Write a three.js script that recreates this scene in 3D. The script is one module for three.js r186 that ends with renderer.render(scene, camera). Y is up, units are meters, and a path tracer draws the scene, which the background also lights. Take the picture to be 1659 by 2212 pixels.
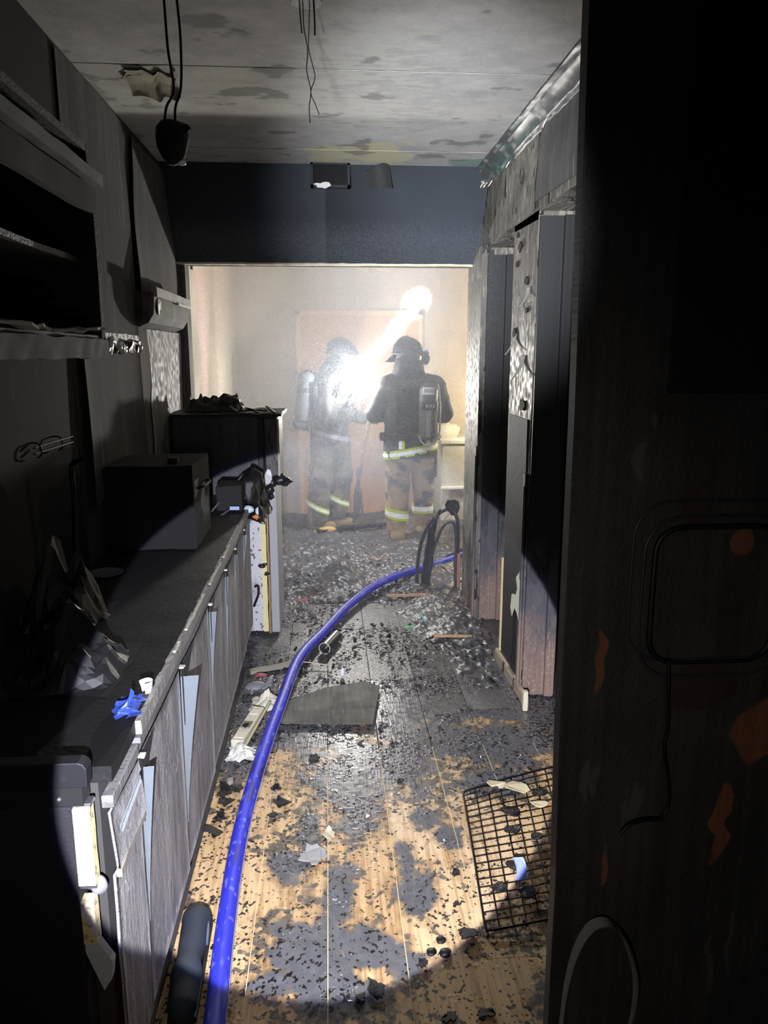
import * as THREE from 'three';
import { mergeGeometries, mergeVertices } from 'three/addons/utils/BufferGeometryUtils.js';
import { RoundedBoxGeometry } from 'three/addons/geometries/RoundedBoxGeometry.js';

// ---------------------------------------------------------------- camera (eye height 1.75 m, in the kitchen doorway)
const FOCAL = 1640, IMG_W = 1659, IMG_H = 2212;
const camera = new THREE.PerspectiveCamera(2 * Math.atan(IMG_H / 2 / FOCAL) * 180 / Math.PI, IMG_W / IMG_H, 0.05, 60);
const PITCH = 0.205006, YAW = 0.072407;
camera.position.set(0, 1.75, 0);
camera.lookAt(Math.sin(YAW) * Math.cos(PITCH), 1.75 - Math.sin(PITCH), -Math.cos(YAW) * Math.cos(PITCH));
const scene = new THREE.Scene();
scene.background = new THREE.Color(0x000000);            // night: nothing comes in from outside
const renderer = new THREE.WebGLRenderer({ antialias: true });
renderer.toneMapping = THREE.LinearToneMapping;
renderer.toneMappingExposure = 1;
renderer.shadowMap.enabled = true;
scene.add(camera);

// ---------------------------------------------------------------- lights
function spot(name, pos, target, intensity, angle, penumbra, color, radius = 1) {
  const l = new THREE.SpotLight(color, intensity, 0, angle, penumbra, 2);
  l.name = name; l.position.set(...pos); l.target.position.set(...target);
  l.castShadow = true; l.shadow.radius = radius; l.shadow.mapSize.set(1024, 1024);
  scene.add(l, l.target);
  return l;
}
// hand torch held just below the camera: hot round beam with a thin blue rim, and its faint spill
const TORCH = [-0.09, 1.47, -0.02], TORCH_AT = [-0.032, 0.347, -2.854];
spot('torch_beam', TORCH, TORCH_AT, 60, 0.318, 0.012, 0xf4f4ff, 0.5);
spot('torch_rim', TORCH, TORCH_AT, 5, 0.327, 0.03, 0x2f48ff, 0.5);
spot('torch_spill', TORCH, TORCH_AT, 0.9, 0.95, 0.9, 0xfff2e6);
// added soft fill, no known source: brightens bulkhead, ceiling and upper right wall
spot('added_fill_light', [-0.34, 1.62, 0.12], [0.86, 2.60, -4.95], 150, 0.25, 1.0, 0xf2f5ff, 3);
// right-angle lamp on the chest of the further firefighter: a wide flood towards the kitchen and a narrow beam up to the far wall
const LAMP = [0.165, 1.440, -7.13];
spot('chest_lamp_flood', LAMP, [0.12, 2.15, -4.4], 36, 1.0, 0.75, 0xfff9f0, 2);
spot('chest_lamp_beam', LAMP, [0.90, 2.235, -8.28], 1500, 0.085, 0.5, 0xfffdf4, 2);
const glow = new THREE.PointLight(0xf8f8f8, 7); glow.name = 'chest_lamp_glow';
glow.position.set(LAMP[0] + 0.02, LAMP[1] + 0.03, LAMP[2] + 0.03); glow.castShadow = true; glow.shadow.radius = 2; scene.add(glow);
// second work lamp standing out of sight behind the right jamb
const WORK = [1.75, 1.25, -7.3];
const work = new THREE.PointLight(0xfff0d6, 4); work.name = 'work_lamp_light';
work.position.set(...WORK); work.castShadow = true; work.shadow.radius = 3; scene.add(work);

// ---------------------------------------------------------------- random numbers and noise
let seed = 20231;
const rnd = () => { seed = (Math.imul(seed, 1664525) + 1013904223) >>> 0; return seed / 4294967296; };
const rr = (a, b) => a + (b - a) * rnd();
const PERM = new Uint8Array(512); { const p = [...Array(256).keys()]; for (let i = 255; i > 0; i--) { const j = Math.floor(rnd() * (i + 1)); [p[i], p[j]] = [p[j], p[i]]; } for (let i = 0; i < 512; i++) PERM[i] = p[i & 255]; }
const HASH = new Float32Array(256); for (let i = 0; i < 256; i++) HASH[i] = rnd();
function noise2(x, y) {
  const xi = Math.floor(x), yi = Math.floor(y), fx = x - xi, fy = y - yi, u = fx * fx * (3 - 2 * fx), v = fy * fy * (3 - 2 * fy), a = xi & 255, b = yi & 255, a1 = (a + 1) & 255, b1 = (b + 1) & 255;
  const p = HASH[PERM[PERM[a] + b]], q = HASH[PERM[PERM[a1] + b]], r = HASH[PERM[PERM[a] + b1]], s = HASH[PERM[PERM[a1] + b1]];
  return p + (q - p) * u + (r - p) * v + (p - q - r + s) * u * v;
}
function fbm(x, y, o = 4) { let s = 0, a = 0.5, t = 0; for (let i = 0; i < o; i++) { s += a * noise2(x, y); t += a; x = x * 2.03 + 17.1; y = y * 2.03 + 9.7; a *= 0.5; } return s / t; }
const noise3 = (x, y, z) => (noise2(x + z * 1.31, y - z * 0.77) + noise2(y + x * 0.63 + 41, z - x * 0.9) + noise2(z + y * 1.17 + 83, x + y * 0.4)) / 3 * 2 - 1;
const clamp = (x, a = 0, b = 1) => Math.min(b, Math.max(a, x));
const step = (a, b, x) => { const t = clamp((x - a) / (b - a)); return t * t * (3 - 2 * t); };
const mix = (a, b, t) => a + (b - a) * t;
const mix3 = (a, b, t) => [mix(a[0], b[0], t), mix(a[1], b[1], t), mix(a[2], b[2], t)];

// ---------------------------------------------------------------- textures
function texture(w, h, fn, srgb = true, wrap = THREE.RepeatWrapping) {
  const data = new Uint8Array(w * h * 4);
  for (let y = 0, i = 0; y < h; y++) for (let x = 0; x < w; x++, i += 4) {
    const c = fn((x + 0.5) / w, (y + 0.5) / h);
    data[i] = clamp(c[0]) * 255; data[i + 1] = clamp(c[1]) * 255; data[i + 2] = clamp(c[2]) * 255; data[i + 3] = 255;
  }
  const t = new THREE.DataTexture(data, w, h);
  t.magFilter = THREE.LinearFilter; t.minFilter = THREE.LinearMipmapLinearFilter; t.generateMipmaps = true;
  t.wrapS = t.wrapT = wrap; if (srgb) t.colorSpace = THREE.SRGBColorSpace; t.needsUpdate = true;
  return t;
}
const S = (hex) => [(hex >> 16 & 255) / 255, (hex >> 8 & 255) / 255, (hex & 255) / 255];
function std(color, roughness, more = {}) { return new THREE.MeshStandardMaterial({ color, roughness, ...more }); }
function relief(t, scale) { return { roughnessMap: t, bumpMap: t, bumpScale: scale }; }

// ---------------------------------------------------------------- building helpers
const taken = new Map();
function numbered(name) { const n = taken.get(name) ?? 0; taken.set(name, n + 1); return n ? `${name}_${String(n).padStart(3, '0')}` : name; }
function shade(o) { o.traverse((c) => { if (c.isMesh) { c.castShadow = true; c.receiveShadow = true; } }); return o; }
function thing(name, label, category, pos = [0, 0, 0], turn = 0, group) {
  const o = new THREE.Group(); o.name = numbered(name); o.position.set(...pos); o.rotation.y = turn;
  o.userData = { label, category }; if (group) o.userData.group = group;
  scene.add(o); return o;
}
function part(name, geo, mat, parent, label) {
  const o = new THREE.Mesh(Array.isArray(geo) ? merge(geo) : geo, mat);
  o.name = name; o.castShadow = o.receiveShadow = true; if (label) o.userData.label = label;
  parent.add(o); return o;
}
function single(name, label, category, geo, mat, group) {
  const o = new THREE.Mesh(Array.isArray(geo) ? merge(geo) : geo, mat); o.name = numbered(name); o.castShadow = o.receiveShadow = true;
  o.userData = { label, category }; if (group) o.userData.group = group; scene.add(o); return o;
}
function struct(name, geo, mat, parent = scene) {
  const o = new THREE.Mesh(Array.isArray(geo) ? merge(geo) : geo, mat); o.name = parent === scene ? name : name; o.castShadow = o.receiveShadow = true;
  if (parent === scene) o.userData.kind = 'structure'; parent.add(o); return o;
}
function structGroup(name) { const o = new THREE.Group(); o.name = name; o.userData.kind = 'structure'; scene.add(o); return o; }
function stuff(name, label, geo, mat) { const o = new THREE.Mesh(geo, mat); o.name = name; o.userData = { kind: 'stuff', label }; o.castShadow = o.receiveShadow = true; scene.add(o); return o; }
function clean(g) { const n = g.index ? g.toNonIndexed() : g.clone(); for (const k of Object.keys(n.attributes)) if (!['position', 'normal', 'uv', 'color'].includes(k)) n.deleteAttribute(k); if (!n.attributes.uv) n.setAttribute('uv', new THREE.BufferAttribute(new Float32Array(n.attributes.position.count * 2), 2)); return n; }
function merge(list) { const l = list.map(clean); const colored = l.some((g) => g.attributes.color); if (colored) l.forEach((g) => { if (!g.attributes.color) tint(g, [1, 1, 1]); }); return mergeGeometries(l); }
function tint(g, c) { const n = g.attributes.position.count, a = new Float32Array(n * 3); for (let i = 0; i < n; i++) a.set(c, i * 3); g.setAttribute('color', new THREE.BufferAttribute(a, 3)); return g; }
// planar uv in metres on the plane each face looks along
function planar(g, k = 1, du = 0, dv = 0) {
  const n = clean(g); const p = n.attributes.position, q = n.attributes.normal, uv = new Float32Array(p.count * 2);
  for (let i = 0; i < p.count; i++) {
    const ax = Math.abs(q.getX(i)), ay = Math.abs(q.getY(i)), az = Math.abs(q.getZ(i));
    const [u, v] = ax >= ay && ax >= az ? [p.getZ(i), p.getY(i)] : ay >= az ? [p.getX(i), p.getZ(i)] : [p.getX(i), p.getY(i)];
    uv[i * 2] = u * k + du; uv[i * 2 + 1] = v * k + dv;
  }
  n.setAttribute('uv', new THREE.BufferAttribute(uv, 2)); return n;
}
// box from limits, edges rounded by r
function box(x0, x1, y0, y1, z0, z1, r = 0) {
  const w = Math.abs(x1 - x0), h = Math.abs(y1 - y0), d = Math.abs(z1 - z0);
  const g = r ? new RoundedBoxGeometry(w, h, d, 2, Math.min(r, w / 2.1, h / 2.1, d / 2.1)) : new THREE.BoxGeometry(w, h, d);
  return g.translate((x0 + x1) / 2, (y0 + y1) / 2, (z0 + z1) / 2);
}
const V = (a) => new THREE.Vector3(...a);
function tube(points, r, n = 40, radial = 8, closed = false) { return new THREE.TubeGeometry(new THREE.CatmullRomCurve3(points.map(V), closed, 'centripetal'), n, r, radial, closed); }
function rod(a, b, r, radial = 8, r2 = r) {
  const A = V(a), B = V(b), d = B.clone().sub(A), g = new THREE.CylinderGeometry(r2, r, d.length(), radial, 1);
  g.applyQuaternion(new THREE.Quaternion().setFromUnitVectors(new THREE.Vector3(0, 1, 0), d.clone().normalize()));
  return g.translate((A.x + B.x) / 2, (A.y + B.y) / 2, (A.z + B.z) / 2);
}
function extrude(pts, depth, bevel = 0) {
  const s = new THREE.Shape(pts.map((p) => new THREE.Vector2(...p)));
  return new THREE.ExtrudeGeometry(s, { depth, bevelEnabled: bevel > 0, bevelSize: bevel, bevelThickness: bevel, bevelSegments: 2, steps: 1 });
}
// moves every vertex by noise; unwelded copies of a point move alike
function rough(g, amp, freq, off = 0) {
  const p = g.attributes.position;
  for (let i = 0; i < p.count; i++) {
    const x = p.getX(i), y = p.getY(i), z = p.getZ(i);
    p.setXYZ(i, x + amp * noise3(x * freq + off, y * freq, z * freq), y + amp * noise3(y * freq + 31 + off, z * freq, x * freq), z + amp * noise3(z * freq + 67 + off, x * freq, y * freq));
  }
  g.computeVertexNormals(); return g;
}
// an irregular lump
function lump(r, sx, sy, sz, detail = 2, amp = 0.35, off = rnd() * 99, freq = 1.6) {
  const g = mergeVertices(new THREE.IcosahedronGeometry(1, detail).deleteAttribute('normal').deleteAttribute('uv'));
  const p = g.attributes.position;
  for (let i = 0; i < p.count; i++) { const x = p.getX(i), y = p.getY(i), z = p.getZ(i), k = 1 + amp * noise3(x * freq + off, y * freq + off, z * freq) + amp * 0.5 * noise3(x * freq * 3 + off, y * freq * 3, z * freq * 3 + off); p.setXYZ(i, x * k * r * sx, y * k * r * sy, z * k * r * sz); }
  g.computeVertexNormals(); return g;
}
// a torn flat piece: ragged outline, some thickness, bent
function flake(r, aspect, thick, bend, pts = 11, off = rnd() * 99) {
  const o = []; for (let i = 0; i < pts; i++) { const a = i / pts * Math.PI * 2, k = r * (0.5 + 0.6 * noise2(off + Math.cos(a) * 1.7 + 5, off * 0.7 + Math.sin(a) * 1.7) + (pts > 12 ? 0.55 * (noise2(off + Math.cos(a) * 4.7 + 50, off + Math.sin(a) * 4.7) - 0.4) : 0.1)); o.push([Math.cos(a) * k * aspect, Math.sin(a) * k]); }
  const g = extrude(o, thick, thick * 0.3); g.rotateX(-Math.PI / 2);
  const p = g.attributes.position;
  for (let i = 0; i < p.count; i++) { const x = p.getX(i), z = p.getZ(i); p.setY(i, p.getY(i) + bend * r * (noise2(x / r * 0.9 + off, z / r * 0.9 + off) - 0.3)); }
  g.computeVertexNormals(); return g;
}
// grid sheet from a function (u, v) -> [x, y, z], given thickness by a second skin
function sheet(fn, nu, nv, thick = 0.002) {
  const pos = [], uv = [], idx = [], N = (nu + 1) * (nv + 1);
  for (let j = 0; j <= nv; j++) for (let i = 0; i <= nu; i++) { pos.push(...fn(i / nu, j / nv)); uv.push(i / nu, j / nv); }
  for (let j = 0; j < nv; j++) for (let i = 0; i < nu; i++) { const a = j * (nu + 1) + i; idx.push(a, a + 1, a + nu + 1, a + 1, a + nu + 2, a + nu + 1); }
  const g = new THREE.BufferGeometry(); g.setAttribute('position', new THREE.Float32BufferAttribute(pos, 3)); g.setAttribute('uv', new THREE.Float32BufferAttribute(uv, 2)); g.setIndex(idx); g.computeVertexNormals();
  if (!thick) return g;
  const n = g.attributes.normal, p2 = pos.slice(), back = [], sides = [];
  for (let i = 0; i < N; i++) { p2.push(pos[i * 3] - n.getX(i) * thick, pos[i * 3 + 1] - n.getY(i) * thick, pos[i * 3 + 2] - n.getZ(i) * thick); uv.push(uv[i * 2], uv[i * 2 + 1]); }
  for (let i = 0; i < idx.length; i += 3) back.push(idx[i] + N, idx[i + 2] + N, idx[i + 1] + N);
  const rim = (a, b) => sides.push(a, a + N, b, b, a + N, b + N);
  for (let i = 0; i < nu; i++) { rim(i + 1, i); rim(nv * (nu + 1) + i, nv * (nu + 1) + i + 1); }
  for (let j = 0; j < nv; j++) { rim(j * (nu + 1), (j + 1) * (nu + 1)); rim((j + 1) * (nu + 1) + nu, j * (nu + 1) + nu); }
  const h = new THREE.BufferGeometry(); h.setAttribute('position', new THREE.Float32BufferAttribute(p2, 3)); h.setAttribute('uv', new THREE.Float32BufferAttribute(uv, 2)); h.setIndex([...idx, ...back, ...sides]); h.computeVertexNormals();
  return h;
}

// ---------------------------------------------------------------- materials
// soot on painted plaster: uneven film, dry streaks that water left, blistered paint
const T_PLASTER = texture(1024, 1024, (u, v) => {
  const big = fbm(u * 4, v * 4, 4), streak = fbm(u * 46, v * 3.2, 3), grain = noise2(u * 420, v * 420);
  let k = 0.42 + 0.28 * (big - 0.5) + 0.10 * (grain - 0.5) + 0.16 * (streak - 0.5);
  const run = step(0.66, 0.78, fbm(u * 60 + 7, v * 2.2 + 3, 3)) * step(0.5, 0.62, fbm(u * 5 + 3, v * 5 + 8, 3));
  k = mix(k, 0.66, run * 0.6);
  return [k, k * 0.985, k * 0.955];
});
const R_PLASTER = texture(512, 512, (u, v) => { const b = fbm(u * 30, v * 18, 4), c = step(0.58, 0.66, fbm(u * 14 + 4, v * 9 + 2, 4)); const h = 0.5 * b + 0.4 * c + 0.1 * noise2(u * 200, v * 200); return [h, 0.62 + 0.3 * noise2(u * 40, v * 40), h]; }, false);
// blistered old paint for the right-hand wall: vertical curls
const T_PAINT = texture(1024, 1024, (u, v) => {
  const curl = step(0.56, 0.63, fbm(u * 60, v * 13, 4)), hole = step(0.67, 0.7, fbm(u * 22 + 9, v * 8 + 5, 4)), big = fbm(u * 5, v * 5, 4);
  let k = 0.44 + 0.26 * (big - 0.5) + 0.14 * curl + 0.06 * (noise2(u * 300, v * 300) - 0.5); k = mix(k, 0.12, hole);
  return [k, k * 0.98, k * 0.93];
});
const R_PAINT = texture(1024, 1024, (u, v) => { const h = fbm(u * 60, v * 13, 4) * 0.6 + 0.4 * step(0.53, 0.64, fbm(u * 60, v * 13, 4)); return [h, 0.5 + 0.35 * noise2(u * 50, v * 50), h]; }, false);
const T_CHAR = texture(1024, 1024, (u, v) => {
  const b = fbm(u * 9, v * 9, 5), s = fbm(u * 70, v * 5, 3); const k = 0.16 + 0.12 * (b - 0.5) + 0.07 * (s - 0.5) + 0.05 * (noise2(u * 350, v * 350) - 0.5);
  const ash = step(0.7, 0.78, fbm(u * 40 + 3, v * 6, 3)) * 0.16; return [k + ash, k + ash, k * 1.03 + ash];
});
const R_CHAR = texture(512, 512, (u, v) => { const h = 0.6 * fbm(u * 24, v * 24, 4) + 0.4 * noise2(u * 120, v * 120); return [h, 0.35 + 0.5 * fbm(u * 18 + 5, v * 18, 3), h]; }, false);
function tex(t, su, sv, ou = 0, ov = 0) { const c = t.clone(); c.repeat.set(su, sv); c.offset.set(ou, ov); c.needsUpdate = true; return c; }

const M = {
  sootWall: std(0xb4b4b4, 1, { map: tex(T_PLASTER, 0.45, 0.45), bumpMap: tex(R_PLASTER, 1.6, 1.6), bumpScale: 0.0003 }),
  paintWall: std(0xf2f0e6, 1, { map: tex(T_PAINT, 0.9, 0.9), ...relief(tex(R_PAINT, 0.9, 0.9), 0.0025) }),
  darkWall: std(0x747a80, 1, { map: tex(T_CHAR, 0.7, 0.7), ...relief(tex(R_CHAR, 1.2, 1.2), 0.003) }),
  char: std(0x8c8c8c, 1, { map: tex(T_CHAR, 1.5, 1.5), ...relief(tex(R_CHAR, 2, 2), 0.004) }),
  charFine: std(0x6a6a6c, 1, { map: tex(T_CHAR, 4, 4), ...relief(tex(R_CHAR, 8, 8), 0.002) }),
  charGloss: std(0x151517, 0.28, { bumpMap: tex(R_CHAR, 6, 6), bumpScale: 0.003 }),
  charFlake: std(0x0b0b0c, 0.5, { bumpMap: tex(R_CHAR, 14, 14), bumpScale: 0.003 }),
  blackMetal: std(0x1b1b1e, 0.45, { metalness: 0.4, bumpMap: tex(R_CHAR, 3, 3), bumpScale: 0.001 }),
  wire: std(0x0e0e10, 0.5, { metalness: 0.5 }),
  steel: std(0x9a9ca0, 0.35, { metalness: 0.9 }),
  beige: std(0xb9ab98, 0.95, { bumpMap: tex(R_PLASTER, 1, 1), bumpScale: 0.002 }),
  cream: std(0xd9d2b4, 0.8),
  white: std(0xd8d8d2, 0.7),
  black: std(0x070708, 0.9),
  rubber: std(0x16181d, 0.5),
};

// ================================================================ THE SETTING
// ---------------------------------------------------------------- floor: wide laminate planks, wet soot lying on them
const FX0 = -0.50, FX1 = 1.18, FZ0 = -1.3, FZ1 = -4.5;          // the piece of floor with its own print
const SOOT = [[-0.12, -1.98, 0.13, 0.16], [-0.08, -1.88, 0.10, 0.10], [-0.2, -1.86, 0.1, 0.08], [-0.02, -1.80, 0.14, 0.1], [-0.1, -2.5, 0.045, 0.28], [-0.15, -2.36, 0.08, 0.1], [0.01, -2.2, 0.05, 0.1], [0.02, -2.32, 0.05, 0.05], [0.125, -1.96, 0.1, 0.09], [0.2, -1.9, 0.08, 0.06],
  [0.275, -2.2, 0.075, 0.13], [0.25, -2.36, 0.04, 0.1], [0.415, -2.47, 0.05, 0.06], [0.1, -2.95, 0.24, 0.3], [0.27, -3.0, 0.22, 0.2], [0.1, -2.65, 0.12, 0.16], [0.45, -3.2, 0.3, 0.2], [-0.18, -3.3, 0.3, 0.17], [0.75, -3.15, 0.3, 0.25], [0.7, -2.85, 0.16, 0.1], [-0.42, -3.2, 0.12, 0.3], [0.62, -1.72, 0.1, 0.12], [0.8, -1.9, 0.12, 0.2], [0.34, -2.62, 0.05, 0.07]];
function sootAt(x, z) {
  let s = -0.12;
  for (const [cx, cz, rx, rz] of SOOT) { const d = Math.hypot((x - cx) / rx, (z - cz) / rz); if (d < 1.9) s = Math.max(s, 1.0 - d * 0.62); }
  if (z < -3.2) s = Math.max(s, (-3.2 - z) * 3);
  return s + 1.05 * (fbm(x * 9 + 11, z * 9 + 5, 5) - 0.5) + 0.5 * (fbm(x * 40, z * 40 + 3, 3) - 0.5);
}
const WOODS = [S(0xe0c08f), S(0xd8b683), S(0xe2c598), S(0xcfab78), S(0xdaba89)];
const T_FLOOR = texture(1680, 2048, (u, v) => {
  const x = mix(FX0, FX1, u), z = mix(FZ0, FZ1, v);
  const col = Math.floor((x + 0.4945) / 0.2343), tone = WOODS[((col * 7 + Math.floor((z + (col % 3) * 0.41) / 1.2) * 3) % 5 + 5) % 5];
  const g = fbm(x * 110 + col * 9, z * 5 + col * 3, 4), fine = noise2(x * 600, z * 24), fig = fbm(x * 14 + col * 5, z * 1.6, 3);
  let c = mix3(tone, [tone[0] * 0.72, tone[1] * 0.66, tone[2] * 0.58], clamp(0.15 + 1.5 * (g - 0.42) + 0.4 * (fine - 0.5) + 0.7 * (fig - 0.5)));
  const s = sootAt(x, z), wet = step(0.24, 0.46, s), thin = step(-0.1, 0.4, s) * (0.35 + 0.5 * noise2(x * 70, z * 22));
  c = mix3(c, [c[0] * 0.62, c[1] * 0.58, c[2] * 0.55], thin);
  const d = 0.37 + 0.09 * (fbm(x * 30, z * 30, 3) - 0.5); c = mix3(c, [d * 1.0, d * 1.02, d * 1.05], wet * 0.96);
  const p = x * 0.8 + z * 0.6, q = z * 0.8 - x * 0.6, region = fbm(x * 4 + 2, z * 4 + 4, 3);
  const mott = step(0.535, 0.61, fbm(p * 34, q * 34, 5) * 0.7 + 0.3 * clamp(s + 0.55) + 0.35 * (region - 0.5) - 0.07 * step(-0.2, -0.3, x) * step(-2.6, -2.4, z)); c = mix3(c, [0.27, 0.26, 0.25], mott * 0.75 * (1 - wet));
  const specks = step(0.63, 0.67, fbm(p * 95 + 5, q * 80, 3) + 0.25 * (region - 0.5) + 0.05 * clamp(s)); c = mix3(c, [0.08, 0.075, 0.075], specks * 0.9);
  return c;
}, true, THREE.ClampToEdgeWrapping);
const R_FLOOR = texture(840, 1024, (u, v) => {
  const x = mix(FX0, FX1, u), z = mix(FZ0, FZ1, v), s = sootAt(x, z), wet = step(0.2, 0.5, s);
  const crumbs = step(0.62, 0.74, noise2(x * 90, z * 90)) * step(0.45, 0.6, fbm(x * 7 + 3, z * 7, 3));
  const h = 0.30 + 0.06 * noise2(x * 250, z * 20) + wet * 0.10 * fbm(x * 60, z * 60, 3) + 0.45 * crumbs * (0.3 + wet);
  return [h, mix(0.5, 0.30, wet) + 0.25 * (noise2(x * 45, z * 45) - 0.5) - 0.1 * crumbs, h];
}, false, THREE.ClampToEdgeWrapping);
const floorMat = std(0xffffff, 1, { map: T_FLOOR, ...relief(R_FLOOR, 0.006) });
const farFloorMat = std(0xffffff, 0.42, { map: tex(T_PLASTER, 0.5, 1), bumpMap: tex(R_CHAR, 3, 9), bumpScale: 0.003 });
const seamMat = std(0xe6cd9c, 0.7);
const floor = struct('floor', planar(box(-1.2, 2.7, -0.14, -0.012, 0.6, -8.5)), std(0x3a3632, 0.9));
{
  const uvOf = (g) => { const p = g.attributes.position, a = new Float32Array(p.count * 2); for (let i = 0; i < p.count; i++) { a[i * 2] = (p.getX(i) - FX0) / (FX1 - FX0); a[i * 2 + 1] = (p.getZ(i) - FZ0) / (FZ1 - FZ0); } g.setAttribute('uv', new THREE.BufferAttribute(a, 2)); return g; };
  struct('underlay', box(-0.489, 1.2, -0.012, -0.003, -1.2, -3.15), seamMat, floor);
  const edges = [-0.4905, -0.256, -0.026, 0.206, 0.448, 0.682, 0.916, 1.15], first = [-2.02, -2.24, -1.27, -1.48, -1.9, -2.3, -1.6];
  for (let c = 0; c < 7; c++) {
    let z = first[c] + 1.2; while (z > -0.9) z -= 1.2; z += 1.2;
    for (; z > -5.2; z -= 1.2) {
      const z0 = Math.min(z, -1.2), z1 = Math.max(z - 1.2, -5.2); if (z0 - z1 < 0.02) continue;
      const lift = rr(-0.0006, 0.0008), gap = 0.0015;
      struct('plank', uvOf(box(edges[c] + gap, edges[c + 1] - gap, -0.010, lift, z0 - gap, z1 + gap, 0.0009)), z0 < -3.3 ? farFloorMat : floorMat, floor);
    }
  }
}

// ---------------------------------------------------------------- ceiling of three boards with charred seams
const T_CEIL = texture(1024, 2048, (u, v) => {
  const x = mix(-1.0, 1.0, u), z = mix(-0.9, -4.9, v);
  const big = fbm(x * 2.2, z * 2.2, 5), mid = fbm(x * 11, z * 14, 4), g = noise2(x * 160, z * 160);
  let k = 0.70 + 0.20 * (big - 0.5) + 0.12 * (mid - 0.5) + 0.05 * (g - 0.5); let c = [k, k * 0.99, k * 0.965];
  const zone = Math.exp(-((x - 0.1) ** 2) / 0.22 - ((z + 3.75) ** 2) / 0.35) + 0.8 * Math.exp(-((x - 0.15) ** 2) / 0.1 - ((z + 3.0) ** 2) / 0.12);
  const peelGlint = step(0.51, 0.58, fbm(x * 16, z * 42, 4) * 0.75 + zone * 0.25) * clamp(zone * 1.4);  // pale flecks paint the wet glints into the peeling ceiling
  c = mix3(c, [0.74, 0.74, 0.70], peelGlint * 0.8);
  const creamPatch = step(0.50, 0.54, fbm(x * 7 + 3, z * 9 + 1, 4) * 0.6 + 0.55 * Math.exp(-((x - 0.22) ** 2) / 0.10 - ((z + 4.55) ** 2) / 0.05)); c = mix3(c, [0.76, 0.74, 0.60], creamPatch * 0.85);
  const verd = step(0.5, 0.6, fbm(x * 12 + 8, z * 12, 4) * 0.5 + 0.6 * Math.exp(-((x - 0.85) ** 2) / 0.03 - ((z + 4.7) ** 2) / 0.02)); c = mix3(c, [0.42, 0.55, 0.5], verd * 0.7);
  const stain = step(0.64, 0.72, fbm(x * 5 + 20, z * 7 + 6, 4)); c = mix3(c, [0.25, 0.25, 0.25], stain * 0.35);
  const smear = step(0.5, 0.6, fbm(x * 14 + 2, z * 14 + 9, 3) * 0.5 + 0.6 * Math.exp(-((x + 0.06) ** 2) / 0.004 - ((z + 2.6) ** 2) / 0.02)); c = mix3(c, [0.12, 0.12, 0.12], smear * 0.9);
  return c;
}, true, THREE.ClampToEdgeWrapping);
const T_PLASTER2 = texture(256, 256, (u, v) => { const k = 0.85 + 0.5 * (fbm(u * 4, v * 4, 5) - 0.5); return [k, k, k]; });
const R_CEIL = texture(512, 1024, (u, v) => { const x = u * 2, z = v * 4; const h = 0.5 * fbm(x * 16, z * 30, 4) + 0.3 * step(0.55, 0.62, fbm(x * 9 + 5, z * 12, 4)) + 0.2 * noise2(x * 90, z * 90); return [h, 0.62 + 0.3 * noise2(x * 20, z * 20), h]; }, false);
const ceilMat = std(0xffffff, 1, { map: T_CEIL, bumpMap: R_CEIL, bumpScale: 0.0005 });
const ceiling = struct('ceiling', planar(box(-1.2, 1.2, 2.87, 2.98, 0.6, -5.25)), M.black);
{
  const uvOf = (g) => { g = clean(g); const p = g.attributes.position, a = new Float32Array(p.count * 2); for (let i = 0; i < p.count; i++) { a[i * 2] = (p.getX(i) + 1) / 2; a[i * 2 + 1] = (p.getZ(i) + 0.9) / -4; } g.setAttribute('uv', new THREE.BufferAttribute(a, 2)); return g; };
  // each board's far and near edges are ragged where the paper burnt
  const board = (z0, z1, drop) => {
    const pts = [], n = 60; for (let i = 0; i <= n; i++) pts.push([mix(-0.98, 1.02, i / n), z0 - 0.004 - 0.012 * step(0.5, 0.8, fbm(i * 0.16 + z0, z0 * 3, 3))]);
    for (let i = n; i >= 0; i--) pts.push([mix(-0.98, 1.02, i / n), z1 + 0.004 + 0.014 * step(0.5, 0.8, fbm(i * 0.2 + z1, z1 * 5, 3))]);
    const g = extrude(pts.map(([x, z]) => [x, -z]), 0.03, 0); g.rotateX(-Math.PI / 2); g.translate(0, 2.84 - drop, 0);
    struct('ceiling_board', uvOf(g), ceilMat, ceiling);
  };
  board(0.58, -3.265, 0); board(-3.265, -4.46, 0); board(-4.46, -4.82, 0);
  for (const z of [-3.265, -4.46]) struct('seam_shade_strip', box(-0.97, 1.0, 2.8415, 2.868, z + 0.02, z - 0.02), M.black, ceiling);  // added black strips put the shade of the open seams between the boards
}
// underside of the stair bulkhead slopes down to the opening
{
  const g = extrude([[-4.78, 2.90], [-4.78, 2.842], [-5.115, 2.318], [-5.25, 2.312], [-5.25, 2.90]].map(([z, y]) => [-z, y]), 2.16); g.rotateY(Math.PI / 2); g.translate(-1.08, 0, 0);
  const b = struct('bulkhead', planar(g), std(0x3b4046, 1, { map: tex(T_PLASTER2, 0.3, 0.3)}));
  struct('bulkhead_edge', rough(new THREE.BoxGeometry(1.96, 0.012, 0.03, 90, 1, 1).translate(0, 2.315, -5.118), 0.004, 22), M.cream, b);
}
// ---------------------------------------------------------------- walls
const wallLeft = struct('wall_left', planar(box(-1.10, -0.96, 0, 2.87, -3.0, -5.2)), M.sootWall);
struct('wall_left_near', planar(box(-1.10, -0.96, 0, 2.87, 0.6, -3.0)), std(0x7c7c7e, 1, { map: tex(T_CHAR, 0.6, 0.6) }));
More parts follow.
